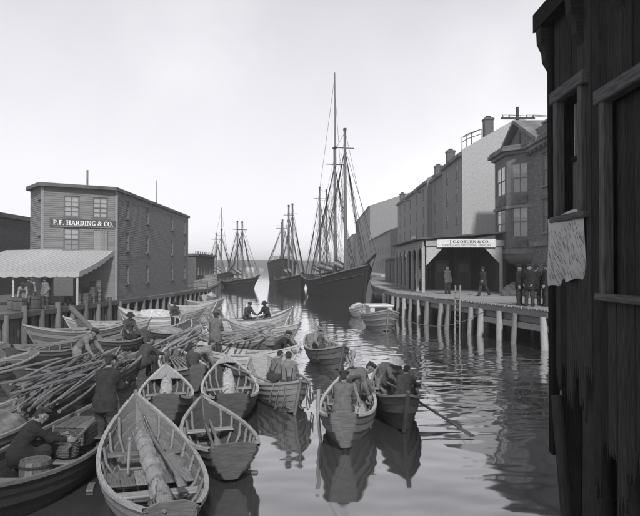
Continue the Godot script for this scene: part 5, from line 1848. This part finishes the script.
func build_people() -> void:
	var sit := {"hip_l": 82.0, "hip_r": 78.0, "knee_l": 88.0, "knee_r": 80.0, "lean": 22.0, "sh_l": 30.0, "sh_r": 35.0, "el_l": 45.0, "el_r": 40.0, "head": 10.0}
	var sit_low := {"hip_l": 100.0, "hip_r": 95.0, "knee_l": 100.0, "knee_r": 95.0, "lean": 38.0, "sh_l": 50.0, "sh_r": 45.0, "el_l": 30.0, "el_r": 40.0, "head": 8.0}
	var stoop := {"lean": 82.0, "hip_l": -12.0, "hip_r": -4.0, "knee_l": 8.0, "knee_r": 14.0, "sh_l": 10.0, "sh_r": 22.0, "el_l": 12.0, "el_r": 10.0, "head": -15.0}
	var bend := {"lean": 52.0, "hip_l": -6.0, "hip_r": 14.0, "knee_l": 10.0, "knee_r": 26.0, "sh_l": 18.0, "sh_r": 30.0, "el_l": 25.0, "el_r": 12.0, "head": 5.0}
	var work := {"lean": 14.0, "hip_l": 3.0, "hip_r": 8.0, "knee_l": 6.0, "knee_r": 12.0, "sh_l": 28.0, "sh_r": 34.0, "el_l": 58.0, "el_r": 50.0, "head": 14.0, "in_l": -8.0, "in_r": -8.0}
	var stand := {"lean": 1.0, "sh_l": 2.0, "sh_r": 4.0, "el_l": 12.0, "el_r": 18.0}
	var pocket := {"lean": 2.0, "sh_l": -14.0, "sh_r": -10.0, "ab_l": 16.0, "ab_r": 16.0, "el_l": 52.0, "el_r": 48.0, "in_l": -10.0, "in_r": -10.0, "hip_l": 4.0, "hip_r": -2.0, "head": 4.0}
	var walk := {"lean": 5.0, "hip_l": 22.0, "knee_l": 6.0, "hip_r": -18.0, "knee_r": 20.0, "sh_l": -20.0, "sh_r": 22.0, "el_l": 15.0, "el_r": 25.0}
	var crew := "men working in the dories"
	person("jacketed man in a cap standing with his back turned in the work dory", Vector3(-3.72, 0.08, -11.3), PI - 0.15, work, 0.03, 0.03, "cap", crew, 1.68, 0.016)
	person("man in black hunched over, seated in the stern of the dark work dory", Vector3(-4.5, 0.08, -9.7), 2.2, sit_low, 0.02, 0.03, "cap", crew, 1.6, 0.016)
	person("man bending over in pale trousers above the black dory", Vector3(-6.75, 0.08, -18.3), 1.3, bend, 0.14, 0.2, "cap", crew, 1.7, 0.02, 0.2)
	person("hatted man sitting upright in the weathered dory near the whaleboat", Vector3(-7.55, 0.08, -25.6), 0.6, sit, 0.06, 0.05, "felt", crew, 1.8)
	person("broad man in a grey coat standing with his back turned behind the pale foredeck dory", Vector3(-3.5, 0.08, -21.8), PI, work, 0.11, 0.05, "cap", crew, 1.68)
	person("man in a pale shirt doubled over the dory with pale gunwales", Vector3(-3.35, 0.08, -17.2), 2.3, stoop, 0.2, 0.06, "bare", crew, 1.65, 0.018, 0.22)
	person("crouching man in dark clothes among the raft of spars", Vector3(-5.15, 0.1, -18.7), 2.6, sit_low, 0.05, 0.06, "cap", crew)
	person("man in light shirt and dark vest seated at the oars with his head bowed", Vector3(-1.18, 0.08, -16.7), 2.7, sit_low, 0.12, 0.05, "bare", crew, 1.55, 0.018, 0.35)
	person("bareheaded man in a light vest seated in the bow of the pale plank dory", Vector3(-0.72, 0.08, -15.2), PI + 0.1, sit, 0.16, 0.06, "bare", crew, 1.55, 0.016, 0.3)
	person("dark-coated man leaning over the white-painted bow", Vector3(-1.35, 0.1, -20.72), 1.2, {"hip_l": 75.0, "hip_r": 70.0, "knee_l": 85.0, "knee_r": 80.0, "lean": 48.0, "sh_l": 30.0, "sh_r": 40.0, "el_l": 40.0, "el_r": 30.0, "head": -10.0}, 0.03, 0.04, "cap", crew, 1.55)
	person("bareheaded man facing out from the plain grey dory", Vector3(-0.05, 0.08, -22.0), 0.3, sit, 0.12, 0.06, "bare", crew, 1.65, 0.02, 0.25)
	person("dark seated man beside the stern of the white sailing dory", Vector3(-3.75, 0.12, -33.4), 0.7, sit, 0.05, 0.05, "cap", crew)
	person("dark seated man near the high bow of the white sailing dory", Vector3(-2.75, 0.12, -33.9), -0.5, sit, 0.035, 0.04, "felt", crew)
	person("man in a grey shirt stooping across the net-heaped dory", Vector3(0.55, 0.08, -14.0), 1.45, stoop, 0.13, 0.06, "cap", crew, 1.55, 0.016, 0.16)
	person("man in a grey jersey seated in the stern of the net-heaped dory", Vector3(0.42, 0.08, -12.3), PI - 0.2, sit, 0.12, 0.05, "cap", crew, 1.55, 0.016)
	person("dark-clad man crouched in the dark dory, back turned", Vector3(1.78, 0.08, -14.1), 2.7, sit_low, 0.07, 0.04, "bare", crew, 1.55, 0.016)
	person("man in a white straw hat seated low in the dark dory", Vector3(1.68, 0.08, -15.8), 0.4, sit_low, 0.12, 0.06, "straw", crew, 1.6)
	person("dark figure sitting near the far dories below the clapboard building", Vector3(-7.7, 0.1, -34.45), 0.3, sit, 0.05, 0.05, "cap", crew)
	# on the pile wharf
	var g := "men on the pile wharf"
	person("black-coated bowler-hatted man standing beside the wharf edge, outermost of the group of four", Vector3(8.75, 1.6, -28.6), 0.9, stand, 0.018, 0.018, "bowler", g, 1.74)
	person("man in a black suit and cap, hands in pockets, second in the group of four", Vector3(9.05, 1.6, -28.1), -0.8, pocket, 0.02, 0.02, "cap", g, 1.78)
	person("man in dark suit with back turned, third in the group of four", Vector3(9.45, 1.6, -28.5), 2.6, pocket, 0.016, 0.016, "bowler", g, 1.74)
	person("dark-suited man half hidden by the torn canvas, last in the group of four", Vector3(9.75, 1.6, -28.1), -1.6, stand, 0.02, 0.018, "felt", g, 1.82)
	person("man in a dark suit walking along the wharf before the market shed", Vector3(9.55, 1.6, -38.0), -0.9, walk, 0.03, 0.025, "felt", g, 1.72)
	person("workman standing in the shade of the market shed entrance", Vector3(7.95, 1.6, -40.6), 0.5, stand, 0.08, 0.06, "cap", g, 1.72)
	person("man in a white apron under the arches of the market shed", Vector3(7.2, 1.6, -47.5), -0.6, stand, 0.4, 0.06, "felt", g, 1.74)
	# under the awning
	g = "men under the awning"
	person("pale-shirted man at the edge beam of the plank wharf beside the awning", Vector3(-15.75, 0.93, -34.6), 0.3, bend, 0.2, 0.06, "cap", g)
	person("dark man standing under the awning next to the barrels", Vector3(-16.2, 0.93, -36.2), 0.6, stand, 0.04, 0.04, "felt", g)
	person("man in a light coat under the awning with hands in his pockets", Vector3(-15.45, 0.93, -36.6), -0.4, pocket, 0.15, 0.06, "felt", g)
	person("grey-clad man behind the hanging board under the awning", Vector3(-14.95, 0.93, -38.6), 0.2, stand, 0.1, 0.06, "cap", g)
	person("white-aproned man at the awning post", Vector3(-16.6, 0.93, -37.4), 0.9, stand, 0.25, 0.1, "bare", g)

func build_clutter() -> void:
	# contents of the big sail dory
	sail_bundle(inside(boats.sail, 0.72, -0.05, 0.6), inside(boats.sail, 0.06, -0.1, 0.64), 0.11, 0.36, "long rolled sail lashed with rope along the large weathered dory", 4)
	for k in 3:
		oar(inside(boats.sail, 0.76 + 0.02 * k, -0.1 + 0.07 * k, 0.66), inside(boats.sail, 0.04, -0.16 + 0.09 * k, 0.72), 0.32, "oar bound in with the lashed sail roll")
	oar(inside(boats.sail, 0.78, -0.28, 0.55), inside(boats.sail, 0.12, -0.2, 0.62), 0.3, "oar lying beside the lashed sail roll")
	oar(inside(boats.sail, 0.82, 0.3, 0.5), inside(boats.sail, 0.2, 0.5, 0.58), 0.3, "oar along the pale gunwale of the large weathered dory")
	heap(inside(boats.sail, 0.56, 0.45, 0.1), Vector3(0.7, 0.34, 0.5), 0.4, 0.22, "crumpled canvas under the thwart of the large weathered dory", "canvas_heap", "canvas", 3)
	var tp := thing("thole_pin", "upright thole pin post beside the platform of the large dory", "pin", inside(boats.sail, 0.46, -0.42, 0.36))
	pole(tp, "shaft", Vector3.ZERO, Vector3(0.02, 0.46, 0), 0.022, 0.018, mat("wood_x", 0.45), 7)
	part(tp, "knob", cbox(Vector3(0.05, 0.06, 0.05), 0.015), mat("wood_x", 0.35), xf(Vector3(0.02, 0.48, 0)))
	for k in 3:
		var a := inside(boats.sail, 0.97, 0.1, 0.9)
		var e := inside(boats.sail, 0.62, 0.25 + 0.12 * k, 0.42)
		var r := rope(self, "mooring_line", [a, a.lerp(e, 0.5) - Vector3(0, 0.06, 0), e], 0.012, 0.28)
		tag(r, "thin line stretched from the stem of the large weathered dory", "rope", "lines in the large dory")
	# skiff
	oar(inside(boats.skiff, 0.85, 0.25, 0.42), inside(boats.skiff, 0.12, -0.35, 0.56), 0.28, "oar laid slantwise inside the small empty skiff")
	oar(inside(boats.skiff, 0.8, -0.1, 0.4), inside(boats.skiff, 0.08, -0.55, 0.52), 0.22, "oar laid along the side of the small empty skiff")
	# folded sails
	sail_bundle(inside(boats.mid, 0.72, 0.0, 0.62), inside(boats.mid, 0.18, -0.1, 0.46), 0.13, 0.6, "bundled white sail lying in the dory with the small foredeck", 7)
	sail_bundle(inside(boats.left, 0.74, 0.05, 0.66), inside(boats.left, 0.2, 0.0, 0.48), 0.12, 0.5, "folded sail lying in the dory with the broad foredeck", 9)
	oar(inside(boats.mid, 0.85, 0.2, 0.5), inside(boats.mid, 0.2, 0.35, 0.48), 0.35, "oar beside the bundled white sail")
	oar(inside(boats.left, 0.85, -0.2, 0.5), inside(boats.left, 0.2, -0.4, 0.48), 0.3, "oar beside the folded sail")
	# pair dory: tubs, net, fenders
	tub(inside(boats.pair, 0.72, -0.3, 0.12), 0.22, 0.36, 0.25, "round tub of gear in the bow of the pale plank dory")
	heap(inside(boats.pair, 0.74, 0.2, 0.3), Vector3(0.7, 0.34, 0.5), boats.pair.rotation.y, 0.3, "tangle of pale netting in the bow of the pale plank dory", "net_heap", "net", 12)
	for k in 7:
		var s := 1.06 if k % 2 else -1.06
		var p := inside(boats.pair, 0.93 - k * 0.022, s, 0.68)
		var q := inside(boats.pair, 0.9 - k * 0.022, s * 1.05, 0.1 + 0.05 * (k % 3))
		var m := (p + q) / 2 + Vector3(0.03 * sin(k * 2.0), 0, 0.06)
		tag(rope(self, "hanging_rope", [p, p.lerp(m, 0.5) + Vector3(0.02, 0, 0.02), m, q, q + Vector3(0.05, 0.08, 0.02), m + Vector3(0.06, 0.02, 0.03)], 0.014, 0.3), "frayed rope end hanging over the bow of the pale plank dory", "rope", "ropes at the pale bow")
	oar(inside(boats.pair, 0.6, 0.4, 0.5), inside(boats.pair, 0.25, 2.0, 0.75), 0.3, "oar poking out over the side of the pale plank dory")
	# net dory
	heap(inside(boats.net, 0.34, 0.38, 0.2), Vector3(1.2, 0.4, 0.36), boats.net.rotation.y, 0.5, "white netting draped over the gunwale of the net dory", "net_heap", "net", 21)
	heap(inside(boats.net, 0.6, 0.1, 0.08), Vector3(1.4, 0.4, 0.7), boats.net.rotation.y, 0.22, "dull net pile in the middle of the net dory", "net_heap", "net", 22)
	for k in 3:
		oar(inside(boats.net, 0.3, 0.5 - 0.1 * k, 0.6), inside(boats.net, 1.05, 0.9 - 0.6 * k, 1.1 + 0.06 * k), 0.4, "oar propped up out of the net-heaped dory")
	spar(Vector3(-0.02, 0.95, -12.55), Vector3(0.04, -0.6, -12.2), 0.035, 0.4, "upright pole thrust into the water beside the net-heaped dory", "poles in the water")
	# tarp dory and its trailing oars
	heap(inside(boats.tarp, 0.2, 0.0, 0.2), Vector3(1.2, 0.4, 0.7), boats.tarp.rotation.y, 0.3, "pale heap of sailcloth in the stern of the dark dory", "canvas_heap", "canvas", 31)
	heap(inside(boats.tarp, 0.75, 0.0, 0.2), Vector3(0.9, 0.3, 0.5), boats.tarp.rotation.y, 0.14, "dull heap in the bow of the dark dory", "canvas_heap", "canvas", 32)
	oar(inside(boats.tarp, 0.5, 0.1, 0.62), Vector3(2.95, 0.03, -12.6), 0.35, "oar trailing out over the water from the dark dory", "trailing oars")
	oar(inside(boats.tarp, 0.42, 0.3, 0.62), Vector3(2.85, 0.05, -13.2), 0.28, "oar trailing out over the water from the dark dory", "trailing oars")
	# heaps of oars and spars
	for k in 16:
		var y := 0.62 + 0.035 * (k / 2)
		spar(at(rng.randf_range(214, 236), rng.randf_range(333, 344), y), at(rng.randf_range(255, 278), rng.randf_range(325, 335), y + 0.05), 0.03, rng.randf_range(0.3, 0.55), "pale pole in the criss-cross heap on the oar-laden dory", "poles heaped on the oar dory")
	for k in 14:
		var y := 0.7 + 0.03 * (k / 2)
		spar(at(rng.randf_range(150, 182), rng.randf_range(343, 352), y), at(rng.randf_range(186, 215), rng.randf_range(326, 334), y + 0.05), 0.035, rng.randf_range(0.3, 0.5), "long pale spar lying on the buried dory", "spars on the buried dory")
	for k in 44:
		var y := 0.55 + 0.016 * (k / 2)
		var l := rng.randf_range(0, 1)
		spar(at(lerpf(8, 62, l), lerpf(382, 406, rng.randf()) + 8 * l, y), at(lerpf(84, 132, l) + rng.randf_range(-9, 9), lerpf(349, 366, rng.randf()), y + rng.randf_range(0.0, 0.16)), rng.randf_range(0.016, 0.036), rng.randf_range(0.15, 0.34), "long dark spar in the raft of spars beside the jacketed man", "raft of spars")
	for k in 16:
		var p := at(rng.randf_range(-20, 60), rng.randf_range(344, 362), 0.06)
		spar(p, p + Vector3(rng.randf_range(2.5, 4.5), 0.02, rng.randf_range(-2.5, 0.6)), rng.randf_range(0.06, 0.11), rng.randf_range(0.12, 0.3), "floating timber below the plank wharf", "floating timbers")
	spar(Vector3(-12.0, 1.3, -31.5), Vector3(-8.6, 0.05, -26.4), 0.13, 0.2, "thick log leaning down from the plank wharf to the water", "leaning log")
	# work dory
	tub(inside(boats.corner, 0.3, 0.45, 0.3), 0.2, 0.34, 0.2, "small round tub beside the hunched man in black", "barrel")
	crate(inside(boats.corner, 0.72, -0.1, 0.34), Vector3(0.8, 0.3, 0.55), boats.corner.rotation.y, 0.16, "low slatted crate on the thwart of the work dory")
	crate(inside(boats.corner, 0.55, -0.5, 0.34), Vector3(0.5, 0.26, 0.4), 0.3, 0.13, "small slatted crate next to the wicker basket")
	var bk: Node3D = thing("wicker_basket", "round wicker basket with a hoop handle in the work dory", "basket", inside(boats.corner, 0.52, 0.3, 0.36))
	bk.scale = Vector3.ONE * 0.75
	var wb := MB.new()
	for j in 9:
		var pts := []
		var rr := 0.2 + 0.05 * j / 8.0
		for i in 25:
			var a := TAU * i / 24
			pts.append(Vector3(cos(a) * (rr + 0.008 * sin(a * 9.0 + j * PI)), 0.03 + j * 0.034, sin(a) * (rr + 0.008 * sin(a * 9.0 + j * PI))))
		wb.tube(pts, [0.017], 5)
	part(bk, "weave", wb.mesh(), mat("rope", 0.14))
	var hb := MB.new()
	var hp := []
	for i in 11: hp.append(Vector3(cos(PI * i / 10.0) * 0.25, 0.3 + 0.24 * sin(PI * i / 10.0), 0))
	hb.tube(hp, [0.014], 5)
	part(bk, "handle", hb.mesh(), mat("rope", 0.14))
	var bb := MB.new()
	bb.lathe([Vector2(0, 0.01), Vector2(0.2, 0.01), Vector2(0.2, 0.03), Vector2(0, 0.03)], 14)
	part(bk, "bottom", bb.mesh(), mat("rope", 0.1))
	oar(inside(boats.corner, 0.45, 0.5, 0.55), inside(boats.corner, 0.98, -0.3, 0.75), 0.25, "oar slanting across the work dory")
	heap(inside(boats.edge, 0.5, 0.0, 0.2), Vector3(2.4, 0.6, 1.0), boats.edge.rotation.y, 0.3, "pale canvas heaped in the dory beside the work dory", "canvas_heap", "canvas", 41)
	heap(inside(boats.cargo, 0.5, 0.0, 0.2), Vector3(1.6, 0.5, 0.8), boats.cargo.rotation.y, 0.3, "low pile of nets in the dory behind the foredeck dory", "net_heap", "net", 43)
	crate(inside(boats.cargo, 0.8, 0.0, 0.45), Vector3(0.8, 0.34, 0.6), boats.cargo.rotation.y, 0.4, "pale wooden box on the low dory next to the oar heap")
	heap(inside(boats.spars, 0.3, 0.0, 0.2), Vector3(1.8, 0.5, 0.9), boats.spars.rotation.y, 0.4, "pale net tangle beneath the spars on the buried dory", "net_heap", "net", 45)
	heap(inside(boats.dark, 0.5, 0.0, 0.25), Vector3(2.6, 0.4, 0.9), boats.dark.rotation.y, 0.4, "pale sailcloth in the black-shadowed dory", "canvas_heap", "canvas", 46)
	heap(inside(boats.grey, 0.66, 0.0, 0.25), Vector3(0.9, 0.4, 0.5), boats.grey.rotation.y, 0.25, "nets piled in the bow of the plain grey dory", "net_heap", "net", 47)
	heap(inside(boats.white, 0.62, 0.0, 0.4), Vector3(1.6, 0.3, 0.7), boats.white.rotation.y, 0.3, "dull canvas on the white sailing dory", "canvas_heap", "canvas", 48)
	heap(inside(boats.launch2, 0.5, 0.0, 0.3), Vector3(2.0, 0.5, 1.0), boats.launch2.rotation.y, 0.4, "canvas pile on the skiff behind the launch", "canvas_heap", "canvas", 49)
	tub(inside(boats.box, 0.55, 0.0, 0.1), 0.24, 0.4, 0.3, "tub standing in the white-bowed dory")
	for k in 5:
		oar(inside(boats.bent, 0.9 - 0.02 * k, -0.4 + 0.2 * k, 0.55), inside(boats.bent, 0.3, -0.5 + 0.25 * k, 0.5), 0.32, "oar lying in the dory with pale gunwales")
	for k in 4:
		oar(inside(boats.timber2, 0.9, -0.3 + 0.2 * k, 0.6), inside(boats.timber2, 0.2, -0.4 + 0.25 * k, 0.55), 0.3, "oar lying in the weathered dory by the hatted man")
	for k in 6:
		oar(inside(boats.raft3, 0.92, -0.5 + 0.2 * k, 0.6), inside(boats.raft3, 0.1, -0.5 + 0.18 * k, 0.58 + 0.01 * k), 0.34, "oar stacked on the grey dory under the fender posts")
	for k in 5:
		oar(inside(boats.raft1, 0.9, -0.4 + 0.2 * k, 0.6), inside(boats.raft1, 0.1, -0.5 + 0.22 * k, 0.6), 0.36, "oar in the weathered dory by the leaning log")
	for k in 4:
		oar(inside(boats.raft2, 0.9, -0.4 + 0.2 * k, 0.6), inside(boats.raft2, 0.1, -0.4 + 0.22 * k, 0.6), 0.4, "oar in the pale dory by the leaning log")
	heap(inside(boats.raft5, 0.5, 0.0, 0.25), Vector3(2.0, 0.45, 0.9), boats.raft5.rotation.y, 0.3, "gear heaped in the small pale dory by the sailing dory", "net_heap", "net", 51)
	heap(inside(boats.raft4, 0.5, 0.0, 0.2), Vector3(1.8, 0.4, 0.8), boats.raft4.rotation.y, 0.2, "dull canvas in the narrow dark dory", "canvas_heap", "canvas", 52)
	tub(inside(boats.raft2, 0.35, 0.0, 0.1), 0.24, 0.42, 0.3, "tub standing in the pale dory by the leaning log")
	for k in 3:
		oar(inside(boats.stoop, 0.9, -0.3 + 0.2 * k, 0.6), inside(boats.stoop, 0.1, -0.4 + 0.3 * k, 0.58), 0.2, "oar lying in the black dory")
	var gear := {"edge": "dory beside the work dory", "log": "dory under the raft of spars", "timber": "empty dark dory among timbers", "skiff": "small empty skiff", "corner": "dark work dory", "stoop": "black dory", "mid": "dory with the small pale foredeck", "pair": "pale plank dory", "raft4": "narrow dark dory", "cargo": "low dory with the box", "dark": "black-shadowed dory", "sail": "large weathered dory"}
	for g in gear:
		coil(inside(boats[g], 0.84 if g != "sail" else 0.3, 0.1, 0.1), 0.15, 0.26, "coil of rope in the " + gear[g])
	for g in ["edge", "log", "timber", "raft4", "cargo"]:
		for k in 3:
			oar(inside(boats[g], 0.93, -0.25 + 0.25 * k, 0.64), inside(boats[g], 0.12 + 0.03 * k, -0.6 + 0.5 * k, 0.62), 0.32, "oar lying in the " + gear[g])
	for k in 4: # boards laid across the raft of spars
		var bp := at(rng.randf_range(30, 100), rng.randf_range(362, 396), 0.95)
		var bo := part(self, "loose_board", cbox(Vector3(1.9, 0.025, 0.13), 0.004), shade("wood_x", 0.2), xf(bp, Vector3(0, rng.randf_range(0.5, 1.3), rng.randf_range(-0.05, 0.05))))
		tag(bo, "loose board lying on the raft of spars", "board", "boards on the spars")
	# wharf clutter under the awning and beyond
	for k in 4: tub(Vector3(-15.3 - 0.75 * (k % 2), 0.94, -33.2 - 0.9 * k), 0.28, 0.78, 0.15, "barrel standing behind the edge beam under the awning", "barrel", "barrels under the awning")
	for k in 3: crate(Vector3(-14.35 + 0.02 * k, 0.94, -39.6 - 0.95 * k), Vector3(0.7, 0.75 + 0.35 * k, 0.6), 0.1 * k, 0.2, ["lowest upright crate by the awning post", "middle upright crate by the awning post", "tallest upright crate beside the clapboard corner"][k])
	for k in 7:
		crate(Vector3(edge_at(WEST, 72 + k * 4.0) - 0.9, 0.94, -72 - k * 4.0), Vector3(0.9, 0.7 + 0.3 * (k % 3), 0.9), 0.2 * k, 0.35, "fish crate standing on the far stretch of the plank wharf", "far crates")
	for k in 6:
		tub(Vector3(edge_at(WEST, 70 + k * 5.0) - 1.7, 0.94, -70 - k * 5.0), 0.32, 0.85, 0.3, "barrel standing on the far stretch of the plank wharf", "barrel", "far barrels")
	# canvas bales against the bay house
	heap(Vector3(11.5, 1.6, -38.4), Vector3(1.6, 0.75, 1.2), 0.2, 0.14, "covered bale lying against the brick house near the walking man", "bale", "bale", 61)
	heap(Vector3(12.3, 1.6, -36.0), Vector3(1.8, 0.8, 1.4), 0.5, 0.2, "rounded covered bale behind the group of four men", "bale", "bale", 62)
	# mooring line from launch to the piles
	var p0 := inside(boats.launch, 1.0, 0.0, 1.1)
	var p1 := Vector3(edge_at(EAST, 31.0), 1.2, -31.0)
	var pts := []
	for j in 11: pts.append(p0.lerp(p1, j / 10.0) - Vector3(0, 0.75 * (1.0 - pow(j / 5.0 - 1.0, 2.0)), 0))
	tag(rope(self, "mooring_line", pts, 0.011, 0.2), "slack mooring line from the clinker launch to the pile wharf", "rope")
	# floating scraps
	for k in 4:
		var q := at([250.0, 60.0, 92.0, 30.0][k], [471.0, 490.0, 486.0, 493.0][k], 0.02)
		var sc := part(self, "floating_board", cbox(Vector3(0.26 + 0.04 * k, 0.03, 0.1), 0.006), mat("wood_x", 0.3), xf(q, Vector3(0, k * 0.9, 0)))
		tag(sc, "scrap of board floating on the open water by the dories", "board", "floating scraps")
